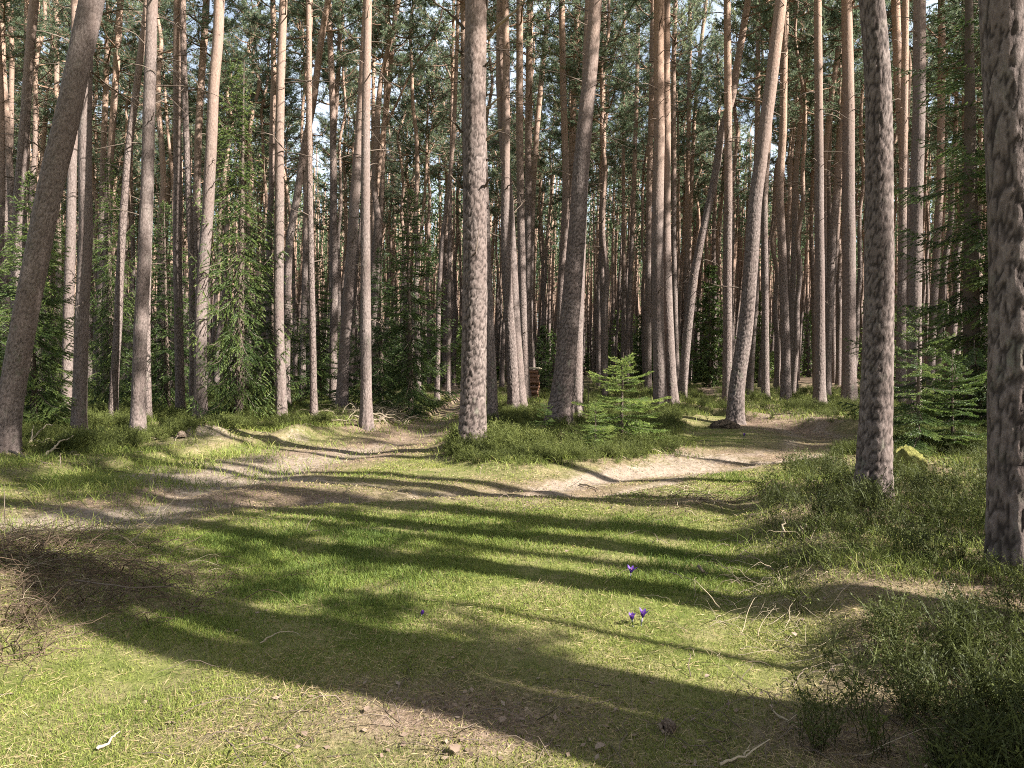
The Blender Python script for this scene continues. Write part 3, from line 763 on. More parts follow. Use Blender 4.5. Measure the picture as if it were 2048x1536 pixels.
P_('massive rough dark pine cut by the right border, nearest of all', [(2034, 1140), (2032, 900), (2034, 700), (2036, 500), (2032, 370), (2026, 200), (2018, 0)], 82, 96, near=True, stubs=0, flare=0.2, cell=(0.085, 0.26), relief=0.9, contrast=1)


# stubs of the very thick pine
def px_branch(parent, base, name, pts, Y, r0, r1, mat):
    g = Geo(); P = np.array([at(x, y, Y + dy) for x, y, dy in pts]) - base
    s = np.linspace(0, 1, len(P)); u = np.linspace(0, 1, 9)
    Q = np.stack([np.interp(u, s, P[:, c]) for c in range(3)], 1)
    Q[1:-1] += RNG.normal(size=(7, 3)) * 0.012
    g.tubes(Q[None], (r0 + (r1 - r0) * u)[None], 6, tint=RNG.random())
    o = obj(name, g.build(name, [mat], True), parent)
    return o


YB = cbase[1]
for pts, mat, r in (
    ([(928, 58, -.1), (905, 30, -.2), (860, -4, -.5)], 'twig', 0.03), ([(973, 76, 0), (1005, 45, -.3), (1052, -2, -.6)], 'palewood', 0.036),
    ([(962, 36, -.25), (972, 12, -.4), (976, -12, -.5)], 'twig', 0.04), ([(928, 112, 0), (912, 99, -.1)], 'twig', 0.03),
    ([(962, 147, -.2), (980, 118, -.5)], 'twig', 0.034), ([(934, 166, -.2), (917, 144, -.4)], 'twig', 0.028), ([(931, 168, -.3), (942, 135, -.45), (958, 96, -.5)], 'palewood', 0.014),
    ([(970, 219, 0), (1001, 194, -.3)], 'palewood', 0.026), ([(934, 276, -.1), (918, 255, -.2), (900, 234, -.5)], 'twig', 0.032), ([(972, 281, 0), (1006, 255, -.3)], 'palewood', 0.024),
    ([(934, 380, -.1), (900, 350, -.4)], 'twig', 0.032), ([(960, 384, -.2), (981, 357, -.5)], 'twig', 0.04), ([(940, 512, -.3), (953, 501, -.45), (957, 459, -.5)], 'twig', 0.02),
    ([(968, 322, 0), (985, 310, -.1)], 'twig', 0.02)):
    px_branch(cpine, cbase, 'dead_branch', pts, YB, r, r * 0.35, M[mat])

# ------------------------------------------------------------------ further pines of the stand: copies of a few model trees
PROTO = []
for k in range(9):
    rng = np.random.default_rng(700 + k)
    Hh = rng.uniform(20, 24); a = rng.normal() * 0.5; b = rng.normal() * 0.35
    prof = [(z, 0.5 * a * math.sin(z / Hh * 3.0) + b * (z / Hh) ** 2 + 0.12 * math.sin(z * 0.5 + k) * z / Hh, 0.3 * rng.normal() * z / Hh, 0.165 * (1 - 0.62 * max(0, z) / Hh)) for z in np.linspace(-0.4, Hh, 14)]
    me, (zz, xx, yy, rr) = trunk_mesh('pine_trunk', prof, Hh, Hh - 1, False, 700 + k, 0.25)
    PROTO.append((me, Hh, zz, xx, yy))

taken = [(p[0], p[1]) for p in PINES]
frng = np.random.default_rng(21)
added = 0; tries = 0
REGION = (
    ('slender pine deep in the stand behind the spruces on the left side', 'pines deep behind the left spruces'),
    ('slender pine deep in the dense stand behind the firewood stack and thick pine', 'pines deep behind the firewood stack'),
    ('slender pine deep in the stand beyond the bend of the right track', 'pines deep beyond the right track'),
    ('slender pine deep in the stand behind the big spruce and the stout scaly pine', 'pines deep behind the big spruce'))
N_FILL = 215
while added < N_FILL and tries < 6000:
    tries += 1
    Y = 28 + 34 * frng.random() ** 0.75; X = frng.uniform(-0.80, 0.80) * Y
    if min(math.hypot(X - a, Y - b) for a, b in taken) < 1.25: continue
    xa = np.array([X]); ya = np.array([Y])
    if Y < 42 and (poly_dist(xa, ya, TRACK_L)[0] < 1.2 or poly_dist(xa, ya, TRACK_R)[0] < 1.1): continue
    px = 1024 + F * X / Y
    k = frng.integers(len(PROTO)); me, Hh, zz, xx, yy = PROTO[k]
    reg = 0 if px < 760 else 1 if px < 1290 else 2 if px < 1690 else 3
    t = thing('pine_tree', REGION[reg][0], 'pine', (X, Y, float(height(X, Y))), REGION[reg][1])
    wscale = frng.uniform(0.72, 1.15)
    t.rotation_euler = (frng.normal() * 0.012, 0.018 + frng.normal() * 0.028, 0)
    sc = frng.uniform(0.9, 1.08)
    tr = obj('trunk', me, t); tr.scale = (wscale, wscale, sc); tr.rotation_euler = (0, 0, frng.random() * 6.28)
    zc = Hh * frng.uniform(0.56, 0.66)
    rz = tr.rotation_euler[2]; cx0, cy0 = np.interp(zc, zz, xx) * wscale, np.interp(zc, zz, yy) * wscale
    c = obj('crown', CROWNS[frng.integers(len(CROWNS))], t, (cx0 * math.cos(rz) - cy0 * math.sin(rz), cx0 * math.sin(rz) + cy0 * math.cos(rz), zc * sc))
    c.scale = (frng.uniform(0.85, 1.2), frng.uniform(0.85, 1.2), (Hh - zc) / 9 * sc * 1.02); c.rotation_euler = (0, 0, frng.random() * 6.28)
    taken.append((X, Y)); added += 1

# pines outside the picture on the sunny side: they throw the bars of shade over the clearing
SN = np.array([0.438, 0.899])


def side_pine(s, u, r, H, label, zc_=0.6, csc=0.8):
    p = SN * s + SUN_H * u
    k = int(s * 10) % len(PROTO); me, Hh, zz, xx, yy = PROTO[k]
    t = thing('pine_tree', label, 'pine', (p[0], p[1], float(height(p[0], p[1]))), 'pines outside the view on the sunny side')
    tr = obj('trunk', me, t); tr.scale = (r / 0.165, r / 0.165, H / Hh)
    zc = H * zc_
    c = obj('crown', CROWNS[k % len(CROWNS)], t, (np.interp(zc / H * Hh, zz, xx), 0, zc)); c.scale = (csc, csc, (H - zc) / 9 * 1.02)


for s, u, r, H in ((2.62, 4.5, 0.20, 22), (3.05, 7.5, 0.22, 23), (3.48, 4.6, 0.20, 21), (4.02, 5.5, 0.055, 9), (4.83, 4.6, 0.21, 22), (5.42, 9.0, 0.12, 19), (6.1, 7, 0.06, 12),
                   (6.65, 9.5, 0.18, 22), (7.75, 7.5, 0.15, 21), (8.35, 9.0, 0.2, 22), (7.05, 9.6, 0.27, 23), (10.3, 6.2, 0.17, 21), (13.0, 13, 0.18, 22), (16.6, 14, 0.18, 21)):
    side_pine(s, u, r, H, 'tall pine outside the view that shades the clearing from the sunny side')

srng = np.random.default_rng(5)
m = 0
while m < 58:
    s_ = srng.uniform(8.5, 46); u_ = srng.uniform(4, 48)
    q = SN * s_ + SUN_H * u_
    if q[0] < 0.76 * q[1] + 2.2 or (7.4 < s_ < 12.2 and u_ > 9) or 13.0 < s_ < 14.4: continue
    side_pine(s_, u_, srng.uniform(0.13, 0.22), srng.uniform(20, 24), 'tall pine outside the view that shades the clearing from the sunny side'); m += 1

# pines round the photographer's back and to the left
m = 0
while m < 34:
    q = np.array([srng.uniform(-26, 12), srng.uniform(-24, 6)])
    if q @ SN > -0.6 or np.hypot(*q) < 3.5 or (q[1] > 0 and q[0] > -0.8 * q[1] - 3): continue
    side_pine(float(q @ SN), float(q @ SUN_H), srng.uniform(0.14, 0.24), srng.uniform(20, 24), 'tall pine outside the view behind the near edge of the clearing', 0.55, 1.15); m += 1
SHADE_SPRUCE = []  # unseen spruces, added to keep the sun off the bilberry bank
for s_, u_, k_, sc_ in ((3.1, 5.3, 'mid', 0.62), (4.5, 5.6, 'mid', 0.60), (5.9, 6.6, 'mid', 0.72), (7.4, 8.2, 'mid', 0.95), (2.2, 4.8, 'small2', 1.3)):
    q = SN * s_ + SUN_H * u_
    SHADE_SPRUCE.append((q, k_, sc_))

# far wood: one mass of trunks and crowns
drng = np.random.default_rng(77)
g = Geo()
nfar = 5400
Yf = 59 + 160 * drng.random(nfar) ** 0.85; Xf = drng.uniform(-0.86, 0.86, nfar) * Yf
Zf = height(Xf, Yf); Hf = drng.uniform(19, 25, nfar); k = 7; t = np.linspace(0, 1, k)
lean = np.stack([0.02 + drng.normal(size=nfar) * 0.03, drng.normal(size=nfar) * 0.02], 1)
P = np.zeros((nfar, k, 3)); P[..., 0] = Xf[:, None] + lean[:, :1] * t * Hf[:, None] + 0.2 * np.sin(t * 4 + Xf[:, None]); P[..., 1] = Yf[:, None] + lean[:, 1:] * t * Hf[:, None]
P[..., 2] = Zf[:, None] - 0.3 + t * Hf[:, None]
g.tubes(P, drng.uniform(0.13, 0.23, nfar)[:, None] * (1 - 0.6 * t)[None], 5, m=1, tint=drng.random(nfar))
nc = 16; per = 9
lz = drng.random((nfar, nc)); ra = 2.1 * np.interp(lz, [0, 0.3, 1], [0.8, 1, 0.25]) * np.sqrt(drng.random((nfar, nc))); an = drng.random((nfar, nc)) * 6.28
C = np.stack([Xf[:, None] + lean[:, :1] * 16 + ra * np.cos(an), Yf[:, None] + ra * np.sin(an), Zf[:, None] + Hf[:, None] * (0.55 + 0.45 * lz)], -1).reshape(-1, 3)
b = np.repeat(C, per, 0) + drng.normal(size=(len(C) * per, 3)) * np.array([0.36, 0.36, 0.2]); d = drng.normal(size=b.shape) + [0, 0, 0.5]
g.diamonds(b, d, drng.uniform(0.3, 0.65, len(b)), 0.15, 0, np.repeat(drng.random(len(C)) * 0.7, per) + 0.3 * drng.random(len(b)), rng=drng)
# low young growth far back
nu_ = 1100
Yu = 55 + 160 * drng.random(nu_); Xu = drng.uniform(-0.85, 0.85, nu_) * Yu; Hu = drng.uniform(1.5, 9, nu_) * np.interp(Yu, [55, 110], [0.6, 1.2])
per = 220
zz = drng.random((nu_, per)); rr = (0.28 * Hu[:, None] * (1 - zz) + 0.1) * np.sqrt(drng.random((nu_, per))); an = drng.random((nu_, per)) * 6.28
C = np.stack([Xu[:, None] + rr * np.cos(an), Yu[:, None] + rr * np.sin(an), height(Xu, Yu)[:, None] + zz * Hu[:, None]], -1).reshape(-1, 3)
d = np.stack([np.cos(an), np.sin(an), -0.35 + 0 * an], -1).reshape(-1, 3) + drng.normal(size=C.shape) * 0.4
g.diamonds(C, d, drng.uniform(0.25, 0.6, len(C)), 0.17, 2, np.repeat(drng.random(nu_) * 0.6, per) + 0.35 * drng.random(len(C)), rng=drng)
fw = obj('distant_forest', g.build('distant_forest', [M['farpine'], M['bark'], M['spruce']]))
tag(fw, 'distant mass of pine trunks and crowns closing the view', kind='stuff')

# ------------------------------------------------------------------ ground sheet, with needle collars round the trunks
TRUNKS = [(p[0], p[1]) for p in PINES if p[1] < 34]
gx = spaced(-9, 9, -330, 330, 0.07, 1.07)
gy = spaced(0.5, 17, -150, 420, 0.07, 1.06)
GX, GY = np.meshgrid(gx, gy)
GZ = height(GX, GY)
i = np.arange(GX.size).reshape(GX.shape)
gq = np.stack([i[:-1, :-1], i[:-1, 1:], i[1:, 1:], i[1:, :-1]], -1).reshape(-1, 4)
sd, dr, gr, lu, wd = masks(GX.ravel(), GY.ravel())
ground = obj('ground', mesh('ground', np.stack([GX.ravel(), GY.ravel(), GZ.ravel()], 1), gq, None, [M['ground']], attrs={'sand': sd, 'dirt_shade': dr, 'green': gr}, smooth=True))
tag(ground, 'forest floor of moss, short grass, brown needles and sandy wheel tracks', kind='structure')


# ------------------------------------------------------------------ spruces
spruce('small', 1242, 888, None, 'young bushy spruce in the sun between the big sloping pine and the right track', 0.86, 0.4, wide=1.3)
spruce('small2', 1835, 905, None, 'young spruce with long upright leader right of the stout scaly pine', 0.86, 1.9)
spruce('small', 1905, 905, None, 'low dark spruce between the young spruce and the rough dark pine', 0.75, 3.0)
spruce('big', 1945, 845, None, 'big dark spruce with wide shaded boughs beside the rough dark pine', 1.0, 0.7)
spruce('tall', 478, 838, None, 'tall spruce with hanging boughs between the bowed grey pine and the pale barked pine', 1.0, 0.2)
spruce('mid', 822, 826, None, 'broad dark green spruce by the grassy track, left of the very thick pine', 0.98, 1.2)
spruce('mid', 762, 822, None, 'lighter spruce with drooping twigs behind the pale pine at the brushwood', 0.78, 2.6)
spruce('small2', 690, 822, None, 'small spruce bough clump at the foot of the dark sloping pine', 1.0, 0.9)
spruce('mid', 70, 862, None, 'dark spruce behind the foot of the thick leaning pine', 0.85, 0.5)
spruce('tall', 226, 815, None, 'tall narrow spruce behind the slender streaked pine', 0.88, 1.4)
spruce('mid', 335, 822, None, 'spruce with sunlit hanging twigs between the brown pine and the upright pine', 0.95, 2.2)
spruce('tall', 112, 812, None, 'tall spruce filling the gap right of the thick leaning pine', 0.85, 4.0)
spruce('mid', 545, 812, None, 'dim spruce in the shade behind the pale barked straight pine', 1.0, 5.0)
spruce('mid', -40, 850, None, 'dark spruce cut by the left border', 0.9, 3.3)
spruce('small2', 25, 868, None, 'low spruce with sparse twigs at the left border', 0.7, 4.3)
spruce('mid', 640, 806, None, 'green spruce in the gap between the slim bright pine and the mid brown pine', 0.85, 1.1)
spruce('far', 1420, None, 46, 'bright sunlit spruce far back above the right track', 1.0, 0.3)
spruce('far', 1515, None, 55, 'far spruce behind the pale leaning pine', 0.9, 1.3)
spruce('far', 1765, None, 34, 'shaded spruce behind the stout scaly pine', 0.8, 2.3)
spruce('mid', 2010, 850, None, 'spruce boughs behind the rough dark pine at the right border', 1.1, 2.9)
spruce('far', 880, None, 50, 'far spruce in line with the end of the grassy track', 0.7, 3.9)
spruce('far', 1290, None, 52, 'dark far spruce behind the pair of pines', 0.75, 4.8)
spruce('far', 1085, None, 44, 'low far spruce right of the firewood stack', 0.5, 5.4)
spruce('small', 1190, 905, None, 'spruce seedling with bright tips left of the young bushy spruce', 0.45, 0.1)
spruce('small', 1090, 878, None, 'tiny spruce seedling in front of the foot of the big sloping pine', 0.36, 2.1)

for q, k_, sc_ in SHADE_SPRUCE:
    t = thing('spruce_tree', 'young spruce added outside the view to shade the bilberry bank', 'spruce', (q[0], q[1], float(height(q[0], q[1]))), 'young spruces added outside the view')
    t.scale = (sc_,) * 3; obj('trunk', SPRUCE[k_][1], t); obj('crown', SPRUCE[k_][0], t)

# ------------------------------------------------------------------ ground cover
def scatter(n, y0, y1, half=0.80, rng=RNG):
    Y = y0 * (y1 / y0) ** rng.random(n); X = rng.uniform(-half, half, n) * Y + rng.normal(size=n) * 0.02
    return X, Y


def on_ground(X, Y): return np.stack([X, Y, height(X, Y)], 1)


# short grass and moss shoots
X, Y = scatter(780000, 2.3, 20)
s_, d_, gn, lush, wood = masks(X, Y)
bank = bank_right(X, Y)
pat = fbm(X * 2.2, Y * 2.2, 3)
keep = RNG.random(len(X)) < np.clip(0.34 * gn + 0.95 * lush - 0.35 * bank - 0.5 * np.clip(s_, 0, 1), 0.02, 1) * np.clip((pat - 0.25) * 2.4, 0.12, 1)
gs = Geo()
Xk, Yk, lk = X[keep], Y[keep], lush[keep]
n = len(Xk); B = on_ground(Xk, Yk)
D = np.stack([RNG.normal(size=n) * 0.35, RNG.normal(size=n) * 0.35, np.ones(n)], 1)
Lb = (0.014 + 0.025 * lk) * RNG.uniform(0.55, 1.7, n) * np.interp(Yk, [2, 12], [1, 1.5])
Wb = np.maximum(0.0022, Yk / 710 * 0.55) * RNG.uniform(0.8, 1.2, n)
tint = np.clip(0.60 - 0.42 * lk + RNG.normal(size=n) * 0.16, 0, 1) 
gs.blades(B, D, Lb, Wb, RNG.uniform(0.1, 0.8, n), 0, tint)
tag(obj('grass', gs.build('grass', [M['grass']])), 'short green grass growing over the clearing', kind='stuff')

X, Y = scatter(300000, 2.3, 13)
s_, d_, gn, lush, wood = masks(X, Y)
keep = RNG.random(len(X)) < np.clip(1.15 * gn - 0.4 * s_, 0, 1) * np.clip((fbm(X * 1.7 + 8, Y * 1.7, 3) - 0.28) * 3, 0, 1)
X, Y = X[keep], Y[keep]; n = len(X); gs = Geo()
D = np.stack([RNG.normal(size=n) * 0.7, RNG.normal(size=n) * 0.7, np.ones(n)], 1)
gs.diamonds(on_ground(X, Y) - [0, 0, 0.003], D, RNG.uniform(0.008, 0.022, n) * np.interp(Y, [2, 12], [1, 1.8]), np.maximum(0.004, Y / 710 * 0.8), 0, RNG.random(n))
tag(obj('moss', gs.build('moss', [M['moss']])), 'yellow green moss between the grass blades', kind='stuff')

# dry straw lying and standing, needles on the floor
X, Y = scatter(210000, 2.3, 17)
s_, d_, gn, lush, wood = masks(X, Y)
keep = RNG.random(len(X)) < np.clip(0.36 - 0.4 * lush + 0.35 * d_ - 0.35 * np.clip(s_, 0, 1), 0.05, 1) * np.clip((fbm(X * 1.1 + 40, Y * 1.1, 3) - 0.2) * 2.0, 0.1, 1)
X, Y = X[keep], Y[keep]; n = len(X); gs = Geo()
D = np.stack([RNG.normal(size=n), RNG.normal(size=n), np.abs(RNG.normal(size=n)) * 0.28 + 0.05], 1)
gs.diamonds(on_ground(X, Y) + [0, 0, 0.006], D, RNG.uniform(0.02, 0.075, n), np.maximum(0.0022, Y / 710 * 0.5), 0, np.clip(RNG.normal(size=n) * 0.22 + 0.45, 0, 1))
tag(obj('dry_grass', gs.build('dry_grass', [M['straw']])), 'straw coloured dry grass and needles strewn over the clearing', kind='stuff')

X, Y = scatter(130000, 2.3, 24)
s_, d_, gn, lush, wood = masks(X, Y)
keep = RNG.random(len(X)) < np.clip(d_ * 0.8 - 0.1, 0.01, 1)
X, Y = X[keep], Y[keep]; n = len(X); gs = Geo()
D = np.stack([RNG.normal(size=n), RNG.normal(size=n), RNG.normal(size=n) * 0.25 + 0.1], 1)
up = np.stack([RNG.normal(size=n) * 0.5, RNG.normal(size=n) * 0.5, np.ones(n)], 1)
big = RNG.random(n) < 0.04
gs.diamonds(on_ground(X, Y) + [0, 0, 0.008], D, np.where(big, RNG.uniform(0.022, 0.045, n), RNG.uniform(0.012, 0.045, n)), np.where(big, 0.02, np.maximum(0.003, Y / 710 * 0.6)), 0, np.clip(RNG.random(n) * 0.8 + 0.2 * big, 0, 1), flat=up)
tag(obj('leaf_litter', gs.build('leaf_litter', [M['litter']])), 'brown fallen leaves and needles lying in patches', kind='stuff')


# bilberry thicket
def bush_template(seed, stems, H, spread, leafy, leaf=0.016, wid=0.003):
    rng = np.random.default_rng(seed); g = Geo(); t = np.linspace(0, 1, 4)
    for s in range(stems):
        az = rng.random() * 6.28; ln = H * rng.uniform(0.6, 1.2); out = spread * rng.uniform(0.2, 1.0)
        hd = np.array([math.cos(az), math.sin(az)])
        P = np.stack([hd[0] * out * t ** 1.3, hd[1] * out * t ** 1.3, ln * t], 1); P[:, :2] += rng.normal(size=2) * 0.03
        P[1:] += np.cumsum(rng.normal(size=(3, 3)) * 0.018, axis=0)
        tn = rng.random()
        g.tubes(P[None], (wid * 0.6 * (1.1 - 0.6 * t))[None], 3, tint=tn * 0.7)
        m = rng.integers(4, 8); a = rng.uniform(0.35, 1.0, m)
        p0 = np.stack([np.interp(a, t, P[:, c]) for c in range(3)], 1)
        d = norm(np.stack([rng.normal(size=m), rng.normal(size=m), rng.uniform(0.5, 1.6, m)], 1)); L2 = rng.uniform(0.05, 0.14, m)
        p1 = p0 + d * L2[:, None]
        g.diamonds(p0, d, L2, wid * 1.3, 0, np.clip(tn * 0.5 + 0.4 * rng.random(m) + 0.15, 0, 1), rng=rng)
        nl = int(leafy * m)
        j = rng.integers(0, m, nl); u = rng.random(nl)
        q = p0[j] + d[j] * (L2[j] * u)[:, None]
        g.diamonds(q, d[j] * 0.6 + rng.normal(size=(nl, 3)) * 0.6, leaf * rng.uniform(0.7, 1.3, nl), leaf * 0.55, 0, np.clip(tn * 0.45 + 0.55 * rng.random(nl), 0, 1), rng=rng)
    return np.concatenate(g.V), np.concatenate(g.Q), np.concatenate(g.a)


def bushes(name, label, tmpl, X, Y, smin, smax, mat, rng=RNG, zoff=-0.03, mul=None):
    V0 = []; Q0 = []; A0 = []; off = 0
    pick = rng.integers(0, len(tmpl), len(X))
    for k, (V, Q, a) in enumerate(tmpl):
        sel = pick == k; n = sel.sum()
        if not n: continue
        th = rng.random(n) * 6.28; sc = rng.uniform(smin, smax, n) * (1 if mul is None else mul[sel])
        x = V[None, :, 0] * np.cos(th)[:, None] - V[None, :, 1] * np.sin(th)[:, None]
        y = V[None, :, 0] * np.sin(th)[:, None] + V[None, :, 1] * np.cos(th)[:, None]
        W = np.stack([x, y, np.broadcast_to(V[None, :, 2], x.shape)], -1) * sc[:, None, None]
        W = W + on_ground(X[sel], Y[sel])[:, None] + [0, 0, zoff]
        V0.append(W.reshape(-1, 3)); Q0.append((Q[None] + (np.arange(n) * len(V))[:, None, None] + off).reshape(-1, 4)); off += n * len(V)
        A0.append(np.clip(a[None] * 0.8 + (rng.random(n) * 0.35 - 0.08)[:, None], 0, 1).ravel())
    me = mesh(name, np.concatenate(V0), np.concatenate(Q0), None, [mat], attrs={'tint': np.concatenate(A0)})
    return tag(obj(name, me), label, kind='stuff')


TN = [bush_template(50 + k, 12, 0.22, 0.13, 3.0) for k in range(4)]
TB_ = [bush_template(60 + k, 16, 0.30, 0.22, 4.0, 0.022, 0.006) for k in range(4)]
X, Y = scatter(5200, 2.4, 13, 0.85)
bk = bank_right(X, Y)
dens = bk * np.clip((fbm(X * 1.5 + 3, Y * 1.5 + 1, 3) - 0.29) * 3.4, 0.03, 1) * np.interp(Y, [2.4, 4.5, 6], [0.4, 0.7, 1])
keep = RNG.random(len(X)) < dens
bushes('bilberry_thicket', 'low tangle of green bilberry stems covering the bank under the stout scaly pine', TN, X[keep], Y[keep], 0.5, 1.2, M['bilberry'], mul=0.55 + 0.9 * fbm(X[keep] * 1.1 + 9, Y[keep] * 1.1))
X, Y = scatter(26000, 9, 46, 0.85)
wd = np.maximum(np.maximum(isle(X, Y), left_wood(X, Y)), np.maximum(right_wood(X, Y), bank_right(X, Y) * (Y > 11)))
wd = np.where(X < -1.8, left_wood(X, Y - 2.6), wd)
keep = RNG.random(len(X)) < wd * np.clip((fbm(X * 0.8 + 13, Y * 0.8, 3) - 0.25) * 2.6, 0.05, 1) * (1 - 0.9 * np.exp(-(poly_dist(X, Y, TRACK_L) / 0.9) ** 2)) * (1 - 0.9 * np.exp(-(poly_dist(X, Y, TRACK_R) / 0.9) ** 2))
bushes('undergrowth', 'green bilberry and grass undergrowth between the trunks', TB_, X[keep], Y[keep], 0.5, 1.15, M['bilberry'], mul=(0.2 + 0.62 * wd[keep] ** 2) * (0.55 + 0.8 * fbm(X[keep] * 0.7, Y[keep] * 0.7)))

# longer tussock grass along the banks
X, Y = scatter(260000, 4.5, 34, 0.82)
wd = np.maximum(np.maximum(isle(X, Y), left_wood(X, Y)), np.maximum(right_wood(X, Y), 0.6 * bank_right(X, Y)))
lb = 1.2 * ell(X, Y, 130, 960, 300, 60) * sstep(0.3, 0.5, fbm(X * 1.5, Y * 1.5)) + 0.8 * ell(X, Y, 330, 900, 260, 26) + 0.8 * ell(X, Y, 800, 845, 120, 14)
keep = RNG.random(len(X)) < np.clip(np.maximum(wd * 0.75, lb), 0, 1) * np.clip((fbm(X * 1.6 + 23, Y * 1.6, 3) - 0.3) * 3, 0.03, 1)
X, Y = X[keep], Y[keep]; n = len(X); gs = Geo()
D = np.stack([RNG.normal(size=n) * 0.4, RNG.normal(size=n) * 0.4, np.ones(n)], 1)
gs.blades(on_ground(X, Y), D, RNG.uniform(0.06, 0.22, n), np.maximum(0.004, Y / 710 * 0.5), RNG.uniform(0.2, 1.1, n), 0, np.clip(RNG.normal(size=n) * 0.2 + 0.58, 0, 1))
tag(obj('tussock_grass', gs.build('tussock_grass', [M['grass']])), 'longer tufted grass along the edges of the wood', kind='stuff')


# dry bramble stems on the left, dead stalks on the right
def stalks(name, label, spots, n, lmin, lmax, mat, r=0.0022, arch=0.8):
    gs = Geo(); P = []; R = []
    w = np.array([s[4] for s in spots], float); w /= w.sum()
    for k in range(n):
        px, py, rx, ry, _ = spots[RNG.choice(len(spots), p=w)]
        c = gp(px + RNG.normal() * rx, min(1525, max(800, py + RNG.normal() * ry)))
        az = RNG.random() * 6.28; L = RNG.uniform(lmin, lmax); up_ = RNG.uniform(0.15, 0.9)
        t = np.linspace(0, 1, 7)
        h = L * (up_ * t - arch * up_ * t * t)
        q = np.stack([c[0] + math.cos(az) * L * t * 0.9, c[1] + math.sin(az) * L * t * 0.9, h], 1)
        q[1:, :] += np.cumsum(RNG.normal(size=(6, 3)) * 0.016 * L / 0.5, axis=0)
        q[:, 2] = np.maximum(q[:, 2], 0.006) + height(q[:, 0], q[:, 1])
        rr_ = max(r, c[1] / 710 * 0.28) * RNG.uniform(0.7, 1.5)
        P.append(q); R.append(rr_ * (1.1 - 0.7 * t))
    gs.tubes(np.array(P), np.array(R), 3, tint=RNG.random(len(P)))
    return tag(obj(name, gs.build(name, [mat])), label, kind='stuff')


stalks('dry_brambles', 'tangle of dry brown bramble stems on the low bump at the left border', [(70, 1140, 60, 45, 3), (240, 1180, 90, 40, 2), (40, 1270, 40, 40, 1), (1400, 1010, 70, 25, 0.6)], 800, 0.2, 0.6, M['brush'], 0.0026)
stalks('dead_stalks', 'pale dry stalks and grass stems in the bilberry thicket', [(1560, 1190, 90, 60, 3), (1700, 1080, 120, 60, 2), (1500, 1230, 80, 40, 1), (1800, 1350, 150, 80, 2), (60, 1200, 60, 60, 2), (250, 1150, 80, 30, 1), (1380, 1010, 50, 20, 1.5), (130, 900, 80, 15, 1), (480, 890, 120, 12, 1), (1260, 900, 60, 10, 1)], 620, 0.10, 0.40, M['palewood'], 0.0016, 0.7)
stalks('fallen_twigs', 'thin grey twigs lying scattered across the ground', [(900, 1450, 400, 60, 2), (1700, 1450, 200, 60, 3), (700, 1010, 300, 30, 1.5), (1200, 1000, 250, 40, 1), (1500, 1120, 120, 40, 2), (150, 920, 120, 20, 2), (740, 845, 60, 8, 2)], 420, 0.08, 0.45, M['twig'], 0.002, 1.0)


# ------------------------------------------------------------------ single small things
def branch_thing(label, polylines, mat, r=0.018, cat='branch', lift=0.02, name='fallen_branch', Yfix=None):
    """polylines: lists of (px, py, height above ground); the first is the main stem"""
    base = None
    for k, pl in enumerate(polylines):
        pts = []
        for (px, py, h) in pl:
            if Yfix is None:
                a = ground_hit(px, py + h * F / max(3, gp(px, py)[1])); p = at(px, py, a[1]); p[2] = max(p[2], a[2] + lift)
            else:
                p = at(px, py, Yfix + h)
            pts.append(p)
        pts = np.array(pts)
        if base is None:
            base = pts[0].copy(); t = thing(name, label, cat, base)
        s = np.linspace(0, 1, len(pts)); u = np.linspace(0, 1, 3 * len(pts))
        Q = np.stack([np.interp(u, s, pts[:, c]) for c in range(3)], 1) - base
        Q[1:] += RNG.normal(size=(len(u) - 1, 3)) * r * 0.5
        g = Geo(); rk = r if k == 0 else r * 0.55
        g.tubes(Q[None], (rk * (1.1 - 0.75 * u))[None], 6, tint=RNG.random())
        obj('stem' if k == 0 else 'side_twig', g.build('stem', [mat], True), t)
    return t


branch_thing('pale forked dead branch reaching up beside the thick leaning pine', [[(50, 900, 0), (64, 880, .1), (78, 862, .28), (90, 850, .4), (106, 848, .45)], [(66, 878, .1), (84, 886, .1), (100, 877, .15)], [(62, 880, .1), (64, 862, .3), (66, 850, .4)]], M['palewood'], 0.024)
branch_thing('pale crooked branch sloping up towards the dark pine with the bright edge', [[(88, 916, 0), (104, 898, .12), (120, 884, .25), (148, 873, .35)], [(104, 898, .12), (118, 897, .12)]], M['palewood'], 0.022)
branch_thing('dark bare branch lying along the grass below the thick leaning pine', [[(18, 902, .1), (50, 915, .05), (90, 926, .02), (170, 932, .02)], [(50, 915, .05), (34, 898, .2)], [(120, 929, .02), (121, 908, .2)]], M['twig'], 0.02)
branch_thing('thin tall twig rising from the short grass near the brambles', [[(258, 1090, 0), (290, 1060, .12), (320, 1030, .25), (352, 994, .42)]], M['palewood'], 0.005, 'twig', name='dry_twig')
branch_thing('long thin dark twig arching out of the brambles over the grass', [[(150, 1160, .1), (250, 1175, .2), (350, 1172, .15), (455, 1190, .02)]], M['twig'], 0.005, 'twig', name='dry_twig')
branch_thing('upright dark twig at the left border above the brambles', [[(10, 1060, 0), (9, 1010, .3), (8, 968, .5)]], M['twig'], 0.005, 'twig', name='dry_twig')
branch_thing('grey twisted twig lying in the shade, low in the bilberries', [[(1540, 1410, .02), (1555, 1432, .03), (1580, 1440, .05), (1600, 1424, .08)], [(1555, 1432, .03), (1590, 1446, .04), (1612, 1440, .06)], [(1545, 1420, .02), (1538, 1404, .1)]], M['palewood'], 0.004, 'twig', name='dry_twig')
branch_thing('long pale stick lying at the lower edge of the bilberry bank', [[(1440, 1530, .02), (1490, 1512, .03), (1540, 1478, .05)], [(1490, 1512, .03), (1500, 1492, .05)]], M['palewood'], 0.006, 'stick', name='dry_stick')
